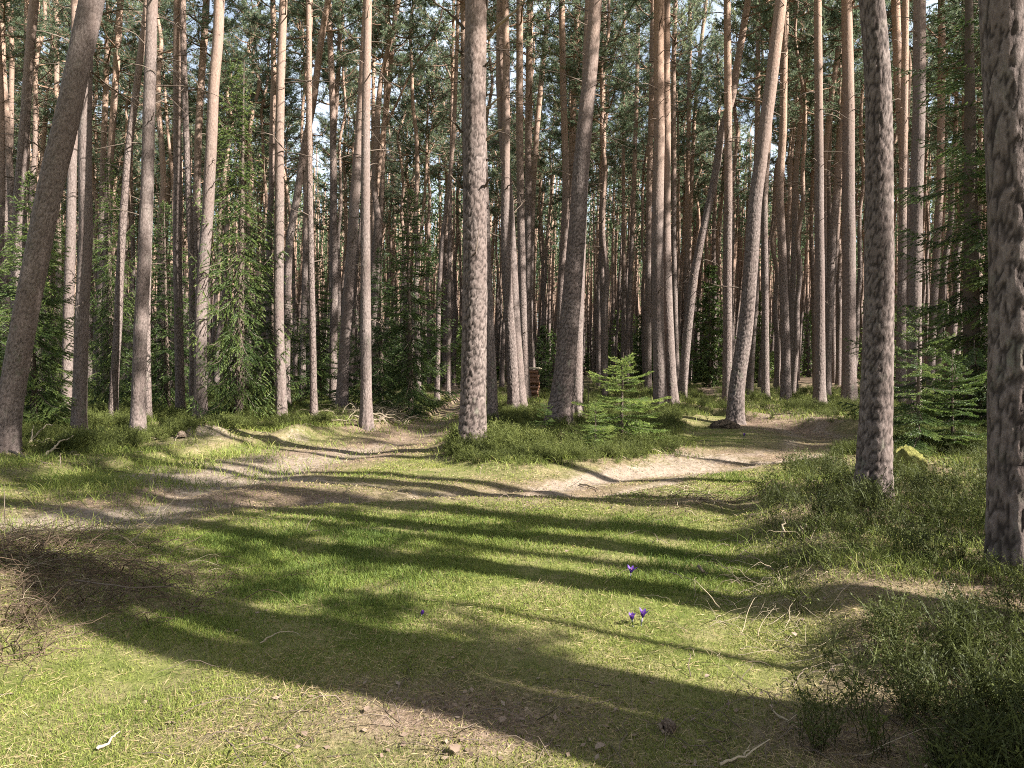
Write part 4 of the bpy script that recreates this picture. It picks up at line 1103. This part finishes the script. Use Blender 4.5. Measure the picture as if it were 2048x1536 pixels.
branch_thing('pale stick crossing another in the corner of the bilberry bank', [[(1850, 1536, .02), (1900, 1505, .06), (1960, 1488, .1)], [(1880, 1500, .08), (1930, 1520, .06), (1990, 1534, .03)]], M['palewood'], 0.005, 'stick', name='dry_stick')
branch_thing('short broken stick standing in the bilberries before the stout scaly pine', [[(1565, 1078, 0), (1567, 1056, .12), (1566, 1034, .22)]], M['palewood'], 0.014, 'stick', name='dry_stick')
branch_thing('forked pale stick next to the short broken stick in the bilberries', [[(1598, 1075, 0), (1606, 1060, .08), (1614, 1048, .14)], [(1606, 1060, .08), (1600, 1050, .14)]], M['palewood'], 0.012, 'stick', name='dry_stick')
branch_thing('short dark stick poking from the dry grass beside the single purple crocus', [[(1396, 1132, .08), (1406, 1142, .05), (1416, 1152, .01)]], M['twig'], 0.012, 'stick', name='dry_stick')
branch_thing('bent straw coloured stalk arching over the grass near the dry tussock', [[(1440, 1222, 0), (1410, 1180, .18), (1390, 1160, .2), (1320, 1138, .1)]], M['palewood'], 0.003, 'twig', name='dry_twig')
branch_thing('thick pale twig in the right track grass below the thick pine mound', [[(1160, 968, .02), (1190, 974, .03), (1220, 972, .04)], [(1190, 974, .03), (1200, 984, .02)]], M['palewood'], 0.014, 'twig', name='dry_twig')
branch_thing('light curved twig lying in the shaded grass', [[(520, 1290, .01), (545, 1270, .04), (560, 1264, .05), (588, 1263, .03), (600, 1275, .01)]], M['palewood'], 0.004, 'twig', name='dry_twig')
branch_thing('lichen covered stick lying in the foreground grass', [[(195, 1502, .01), (215, 1488, .02), (225, 1472, .03), (238, 1464, .03)]], M['palewood'], 0.007, 'stick', name='lichen_stick')
# brushwood
for k, (lab, pl, m) in enumerate((
    ('dark split log lying in the brushwood right of the pale straight pine', [[(762, 838, .05), (780, 842, .06), (798, 848, .04)]], 'twig'),
    ('dark branch stump jutting up in the brushwood', [[(758, 842, .02), (768, 834, .15), (762, 822, .3)]], 'twig'),
    ('pale peeled branch on the brushwood heap', [[(690, 836, .05), (715, 832, .12), (742, 838, .1), (760, 842, .05)]], 'palewood'),
    ('lower pale pole under the brushwood heap', [[(660, 842, .03), (700, 840, .06), (730, 846, .04)]], 'palewood'),
    ('crooked pale bough behind the dark split log', [[(745, 828, .2), (770, 832, .2), (800, 842, .1)], [(770, 832, .2), (790, 828, .3)]], 'palewood'))):
    branch_thing(lab, pl, M[m], 0.05 if m == 'twig' else 0.03, 'log' if k < 2 else 'branch', 0.04)
stalks('brushwood', 'heap of thin dry brushwood beside the pale straight pine', [(715, 838, 28, 5, 2), (775, 842, 22, 5, 1)], 260, 0.4, 1.3, M['palewood'], 0.005, 0.8)


# lumps: mossy stump, sand mounds, root plate, pine cone
def lump(name, label, cat, p, a, b, h, mat, seed, rough=0.25):
    rng = np.random.default_rng(seed); n = 26; m = 40
    ph = np.linspace(0.02, 1, n)[:, None] * np.pi * 0.56; th = np.linspace(0, 2 * np.pi, m, endpoint=False)[None]
    nz = fbm(np.cos(th) * 1.7 + seed + ph, np.sin(th) * 1.7 + ph * 2 + seed, 4) - 0.5 + 0.5 * (fbm(np.cos(th) * 6 + seed + ph * 5, np.sin(th) * 6 + ph * 7, 3) - 0.5)
    s = np.sin(ph) * (1 + rough * 2 * nz)
    V = np.stack([a * s * np.cos(th), b * s * np.sin(th), h * (np.cos(ph) + 0 * th) * (1 + rough * 2 * nz) - 0.02], -1).reshape(-1, 3)
    i = np.arange(n * m).reshape(n, m); j = np.roll(i, -1, 1)
    Q = np.stack([i[:-1], i[1:], j[1:], j[:-1]], -1).reshape(-1, 4)
    T = np.stack([i[0, 1:-1], i[0, 2:], np.full(m - 2, i[0, 0])], -1)
    o = obj(name, mesh(name, V, Q, T, [mat], attrs={'tint': (nz + 0.5).ravel().clip(0, 1)}, smooth=True), None, p)
    return tag(o, label, cat)


def mound_mat(name, stops, scale=14):
    g = N(name); P = g.coords(); n = g.noise(P, scale, 6, 0.65); n2 = g.noise(P, scale * 5, 4, 0.7)
    c = g.ramp(g.math('ADD', g.math('MULTIPLY', n, 0.6), g.math('MULTIPLY', n2, 0.4)), stops)
    return g.bsdf(c, 0.95, 0.05, g.bump(g.math('ADD', n, n2), 0.9, 0.03))


M['soil'] = mound_mat('sandy_soil', [(0.3, (0.10, 0.068, 0.05)), (0.52, (0.25, 0.185, 0.14)), (0.72, (0.46, 0.38, 0.30))])
M['mossy'] = mound_mat('moss_cushion', [(0.3, (0.07, 0.07, 0.02)), (0.5, (0.17, 0.162, 0.05)), (0.7, (0.29, 0.265, 0.10))])
M['darksoil'] = mound_mat('root_soil', [(0.3, (0.03, 0.024, 0.018)), (0.52, (0.085, 0.064, 0.046)), (0.75, (0.18, 0.14, 0.10))])
lump('moss_mound', 'bright yellow green moss mound right of the stout scaly pine', 'moss mound', ground_hit(1806, 948), 0.25, 0.27, 0.33, M['mossy'], 3, 0.25)
lump('soil_hump', 'dark earthy hump with roots at the foot of the pale leaning pine', 'root hump', ground_hit(1447, 856), 0.35, 0.25, 0.2, M['darksoil'], 9, 0.45)
lump('field_stone', 'small pale stone on the sandy mound by the left track', 'stone', ground_hit(363, 876) + [0, 0, 0.06], 0.09, 0.08, 0.09, M['soil'], 17, 0.25)

# pine cone
pc = ground_hit(1336, 1462)
g = Geo(); rg = np.random.default_rng(4)
K = 70; tt = np.linspace(0.02, 1, K); an = np.arange(K) * 2.399
rad = 0.019 * np.sin(np.pi * (0.12 + 0.85 * tt)) ** 0.7
B = np.stack([0.048 * tt - 0.024, 0.5 * rad * np.cos(an), 0.5 * rad * np.sin(an)], 1)
D = np.stack([-0.3 + 0.9 * tt, np.cos(an), np.sin(an)], 1)
g.diamonds(B, D, rad * 0.9 + 0.004, 0.016, 0, rg.random(K), flat=np.tile([1.0, 0, 0], (K, 1)) + 0.0)
g.tubes(np.array([[[-0.024, 0, 0], [0, 0, 0], [0.022, 0, 0]]]), np.array([[0.006, 0.012, 0.004]]), 8, tint=0.2)
o = obj('pine_cone', g.build('pine_cone', [M['litter']]), None, pc + [0, 0, 0.018]); o.rotation_euler = (0, 0.2, 0.7); o.scale = (1.3,) * 3
tag(o, 'brown pine cone lying on the shaded needle floor', 'pine cone')


# fallen leaves one can point at
def leaf(label, px, py, L, tint, rz):
    L *= 0.62; tint *= 0.8
    p = ground_hit(px, py); g = Geo()
    n = 9; t = np.linspace(0, 1, n); w = 0.36 * L * np.sin(np.pi * t ** 0.8) * (1 + 0.18 * np.sin(t * 22))
    cur = 0.12 * L * np.sin(t * 3)
    V = np.concatenate([np.stack([t * L, w, cur + 0.25 * w], 1), np.stack([t * L, -w, cur + 0.35 * w], 1), np.stack([t * L, 0 * t, cur], 1)])
    i = np.arange(n - 1)
    Q = np.concatenate([np.stack([i + 2 * n, i + 1 + 2 * n, i + 1, i], 1), np.stack([i + n, i + 1 + n, i + 1 + 2 * n, i + 2 * n], 1)])
    g.add(V, Q, tint=tint)
    o = obj('fallen_leaf', g.build('fallen_leaf', [M['litter']], True), None, p + [0, 0, 0.015]); o.rotation_euler = (0.15, -0.2, rz)
    tag(o, label, 'leaf')


leaf('pale upright leaf caught in the bilberries above the dark hollow', 1742, 1298, 0.085, 1.0, 0.6)
leaf('pale pinkish leaf lying in the mossy patch below the two crocuses', 1592, 1278, 0.07, 0.9, 1.9)
leaf('beige round leaf in the shaded grass, left of the pale twig', 468, 1269, 0.05, 0.9, 0.3)
leaf('orange brown leaf on the needle floor at the lower border', 612, 1480, 0.06, 0.55, 2.4)
leaf('dark curled leaf in the brown litter patch', 1000, 1452, 0.07, 0.35, 0.9)
leaf('pinkish grey leaf at the right end of the brown litter patch', 1190, 1505, 0.08, 0.85, 0.2)
leaf('pale leaf at the left of the brown litter patch', 730, 1430, 0.06, 0.9, 1.2)
leaf('tan leaf on the sunlit grass just above the shadow bar', 1044, 1308, 0.06, 0.7, 2.9)
leaf('tan leaf on the sunlit moss under the crocus pair', 1410, 1361, 0.05, 0.75, 0.5)
leaf('small brown leaf in the stripes of shade beyond the crocus pair', 1132, 1108, 0.06, 0.5, 1.1)
leaf('long brown leaf at the lower border in the litter', 915, 1515, 0.1, 0.5, 2.2)


# crocuses
def crocus_mat():
    g = N('crocus_petal'); t = g.attr('tint')
    c = g.mix(t, (0.040, 0.010, 0.13), (0.16, 0.065, 0.36))
    return g.bsdf(c, 0.5, 0.3, None, 0.35, c)


M['crocus'] = crocus_mat()
M['stem'] = foliage_material('crocus_stem', [(0.0, (0.35, 0.28, 0.42)), (1.0, (0.55, 0.5, 0.6))], 0.3)
M['anther'] = wood_material('crocus_anther', (0.6, 0.2, 0.01), (0.8, 0.35, 0.03))


def crocus(label, px, py, H, tilt, seed, open_=0.45):
    rng = np.random.default_rng(seed); p = ground_hit(px, py)
    t = thing('crocus', label, 'crocus', p, 'purple crocuses in the grass'); t.rotation_euler = (tilt[0], tilt[1], 0)
    g = Geo(); z = np.linspace(-0.01, H * 0.62, 5); g.tubes(np.stack([0 * z, 0 * z, z], 1)[None], np.linspace(0.0025, 0.004, 5)[None], 6, tint=0.5)
    obj('stem', g.build('stem', [M['stem']], True), t)
    for k in range(6):
        n = 7; u = np.linspace(0, 1, n); L = H * 0.62
        w = 0.0115 * np.sin(np.pi * np.clip(u * 0.92 + 0.06, 0, 1)) ** 0.8
        r = 0.003 + open_ * L * (0.55 * u ** 1.4) * (0.8 if k % 2 else 1); zc = H * 0.55 + L * (u - 0.12 * open_ * u * u)
        V = np.concatenate([np.stack([r - 0.3 * w, w, zc], 1), np.stack([r, 0 * u, zc], 1), np.stack([r - 0.3 * w, -w, zc], 1)])
        a = k * math.pi / 3 + rng.normal() * 0.08; c, s = math.cos(a), math.sin(a)
        V = np.stack([V[:, 0] * c - V[:, 1] * s, V[:, 0] * s + V[:, 1] * c, V[:, 2]], 1); i = np.arange(n - 1)
        g = Geo(); g.add(V, np.concatenate([np.stack([i, i + 1, i + 1 + n, i + n], 1), np.stack([i + n, i + 1 + n, i + 1 + 2 * n, i + 2 * n], 1)]), tint=np.tile(0.25 + 0.7 * u * rng.uniform(0.6, 1), 3))
        obj('petal', g.build('petal', [M['crocus']], True), t)
    for k in range(6):
        a = rng.random() * 6.28; g = Geo(); n = 6; u = np.linspace(0, 1, n); L = H * rng.uniform(0.7, 1.1)
        x = 0.45 * L * u ** 1.5
        V = np.concatenate([np.stack([x, 0.004 * (1 - 0.8 * u), L * u * (1 - 0.25 * u)], 1), np.stack([x, -0.004 * (1 - 0.8 * u), L * u * (1 - 0.25 * u)], 1)])
        c, s = math.cos(a), math.sin(a); V = np.stack([V[:, 0] * c - V[:, 1] * s, V[:, 0] * s + V[:, 1] * c, V[:, 2]], 1); i = np.arange(n - 1)
        g.add(V, np.stack([i, i + 1, i + 1 + n, i + n], 1), tint=0.1)
        obj('leaf', g.build('leaf', [M['grass']], True), t)
    g = Geo(); z = np.linspace(H * 0.6, H * 0.95, 3); g.tubes(np.stack([0 * z, 0 * z, z], 1)[None], np.array([[0.001, 0.0016, 0.001]]), 5, tint=0.5)
    obj('anther', g.build('anther', [M['anther']]), t)


crocus('single dark purple crocus standing alone in the grass beside the short dark stick', 1260, 1160, 0.095, (0.1, 0.1), 1, 1.25)
crocus('taller purple crocus, right one of the pair in the sunlit grass', 1282, 1252, 0.095, (0.05, 0.15), 2, 0.95)
crocus('shorter purple crocus with pale stem, left one of the pair in the sunlit grass', 1266, 1254, 0.075, (0.0, -0.1), 3, 0.9)
crocus('lone closed purple crocus in the green grass left of the shadow bars', 840, 1236, 0.045, (0.1, 0.4), 4, 0.4)
crocus('distant pale violet crocus at the edge of the right track', 1487, 882, 0.15, (0, 0.1), 5, 0.6)

# sapling with pale withered leaves behind the young spruce
p = at(1176, 772, 24.0); p[2] = float(height(p[0], p[1]))
t = thing('beech_sapling', 'thin sapling with pale withered leaves beside the foot of the big sloping pine', 'sapling', p)
g = Geo(); z = np.linspace(-0.05, 1.15, 6); g.tubes(np.stack([0.04 * z, 0 * z, z], 1)[None], np.linspace(0.014, 0.006, 6)[None], 5, tint=0.3); obj('stem', g.build('stem', [M['twig']], True), t)
g = Geo(); n = 90; B = np.stack([RNG.normal(size=n) * 0.16, RNG.normal(size=n) * 0.14, 1.08 + RNG.normal(size=n) * 0.1], 1)
g.diamonds(B, RNG.normal(size=(n, 3)), 0.09, 0.055, 0, 0.85 + 0.15 * RNG.random(n)); obj('foliage', g.build('foliage', [M['litter']]), t)

# ------------------------------------------------------------------ firewood stack
M['log'] = wood_material('firewood_bark', (0.075, 0.042, 0.03), (0.27, 0.15, 0.10), 10)
M['cut'] = wood_material('firewood_cut_end', (0.30, 0.19, 0.11), (0.50, 0.35, 0.22), 14)
M['board'] = wood_material('grey_board', (0.33, 0.27, 0.18), (0.60, 0.51, 0.36), 5, (1, 6, 6))
fp = at(1048, 760, 30.6); fz = float(height(fp[0], fp[1]))


def log_mesh(seed, L, r):
    rng = np.random.default_rng(seed); S = 9; th = np.arange(S) / S * 6.283
    pr = r * (1 + 0.18 * rng.normal(size=S)); pr[np.argmin(pr)] *= 0.75
    xs = np.linspace(-L / 2, L / 2, 6); g = Geo()
    V = np.stack([np.broadcast_to(xs[:, None], (6, S)), (pr * np.cos(th))[None] + 0.012 * rng.normal(size=(6, 1)), (pr * np.sin(th))[None] + 0.01 * rng.normal(size=(6, 1))], -1)
    i = np.arange(6 * S).reshape(6, S); j = np.roll(i, -1, 1)
    g.add(V, np.stack([i[:-1], j[:-1], j[1:], i[1:]], -1).reshape(-1, 4), m=0, tint=rng.random())
    for e, sg in ((0, -1), (5, 1)):
        c = V[e].mean(0); W = np.concatenate([V[e], c[None]]); k = np.arange(S)
        g.add(W, None, np.stack([k, (k + 1) % S, np.full(S, S)], 1)[:, ::sg], m=1, tint=rng.random())
    return g.build('firewood_log', [M['log'], M['cut']])


LOGS = [log_mesh(900 + k, 1.25, 0.062) for k in range(6)]
lr = np.random.default_rng(8)
for row in range(11):
    for dpt in range(3):
        o = obj('firewood_log', LOGS[lr.integers(6)], None, (fp[0] + lr.normal() * 0.035, fp[1] + dpt * 0.125 + (0.06 if row % 2 else 0), fz + 0.06 + row * 0.112))
        o.rotation_euler = (lr.random() * 6.28, lr.normal() * 0.012, lr.normal() * 0.02)
        w = 'lower half of' if row < 5 else 'upper half of'
        tag(o, f'rough split log in the {w} the firewood stack', 'log', f'logs in the {w} the firewood stack')
zt = fz + 0.06 + 11 * 0.112
for k, (dx, dyy, dz, rz) in enumerate(((0.0, 0.0, 0.0, 0.03), (0.06, 0.18, 0.012, -0.02), (-0.02, 0.1, 0.05, 0.015))):
    n = 8; g = Geo(); xs = np.linspace(-0.72, 0.72, n); ww = 0.10; hh = 0.018
    V = np.stack([np.stack([xs, np.full(n, a * ww), np.full(n, b * hh) + 0.01 * np.sin(xs * 3 + k)], 1) for a, b in ((-1, -1), (1, -1), (1, 1), (-1, 1))], 1)
    i = np.arange(n * 4).reshape(n, 4); j = np.roll(i, -1, 1)
    Q = np.concatenate([np.stack([i[:-1], i[1:], j[1:], j[:-1]], -1).reshape(-1, 4), i[:1], i[-1:, ::-1]])
    g.add(V, Q, tint=lr.random())
    o = obj('cover_board', g.build('cover_board', [M['board']]), None, (fp[0] + dx, fp[1] + dyy, zt + dz)); o.rotation_euler = (0.05, 0.015, rz)
    tag(o, ['front weathered board covering the top of the firewood stack', 'rear weathered board covering the top of the firewood stack', 'uppermost weathered board lying across the firewood stack'][k], 'board')

# ------------------------------------------------------------------ light, sky, camera
w = bpy.data.worlds.new('World'); scene.world = w; w.use_nodes = True
nt = w.node_tree; bg = nt.nodes['Background']
sky = nt.nodes.new('ShaderNodeTexSky'); sky.sky_type = 'NISHITA'; sky.sun_disc = False
sky.sun_elevation = SUN_EL; sky.sun_rotation = math.atan2(SUN_H[0], SUN_H[1])
sky.air_density = 1.0; sky.dust_density = 4.0; sky.ozone_density = 1.0
# thin broken cloud in the sky
tcw = nt.nodes.new('ShaderNodeTexCoord'); mpw = nt.nodes.new('ShaderNodeMapping'); mpw.inputs['Scale'].default_value = (1, 1, 2.2)
nt.links.new(tcw.outputs['Generated'], mpw.inputs[0])
nzw = nt.nodes.new('ShaderNodeTexNoise'); nzw.inputs['Scale'].default_value = 3.5; nzw.inputs['Detail'].default_value = 5
nt.links.new(mpw.outputs[0], nzw.inputs['Vector'])
mrw = nt.nodes.new('ShaderNodeMapRange'); mrw.interpolation_type = 'SMOOTHSTEP'; nt.links.new(nzw.outputs['Fac'], mrw.inputs[0])
for k_, v_ in enumerate((0.36, 0.62, 0.35, 0.9)): mrw.inputs[k_ + 1].default_value = v_
mxw = nt.nodes.new('ShaderNodeMix'); mxw.data_type = 'RGBA'; nt.links.new(mrw.outputs[0], mxw.inputs[0])
nt.links.new(sky.outputs[0], mxw.inputs[6]); mxw.inputs[7].default_value = (5.6, 6.4, 7.4, 1)
nt.links.new(mxw.outputs[2], bg.inputs[0]); bg.inputs[1].default_value = 0.05
sun = bpy.data.lights.new('sun', 'SUN'); sun.energy = 5.0; sun.angle = math.radians(0.53); sun.color = (1.0, 0.965, 0.91)
so = bpy.data.objects.new('sun', sun); COL.objects.link(so)
sv = Vector((SUN_H[0] * math.cos(SUN_EL), SUN_H[1] * math.cos(SUN_EL), math.sin(SUN_EL)))
so.rotation_euler = (-sv).to_track_quat('-Z', 'Y').to_euler(); so.location = (30, -15, 30)

cam = bpy.data.cameras.new('camera'); cam.lens = F / 2048 * 36; cam.sensor_width = 36; cam.clip_start = 0.05; cam.clip_end = 2000
co = bpy.data.objects.new('camera', cam); COL.objects.link(co)
co.location = (0, 0, CAM_H); co.rotation_euler = (math.pi / 2 - PITCH, 0, 0)
scene.camera = co
scene.view_settings.view_transform = 'Standard'; scene.view_settings.look = 'None'; scene.view_settings.exposure = 2.05; scene.view_settings.gamma = 1.0
scene.view_settings.use_curve_mapping = False
cy = scene.cycles
cy.max_bounces = 5; cy.diffuse_bounces = 3; cy.glossy_bounces = 2; cy.transmission_bounces = 3; cy.transparent_max_bounces = 4
cy.use_denoising = False
cy.filter_width = 1.05
cy.sample_clamp_indirect = 6.0
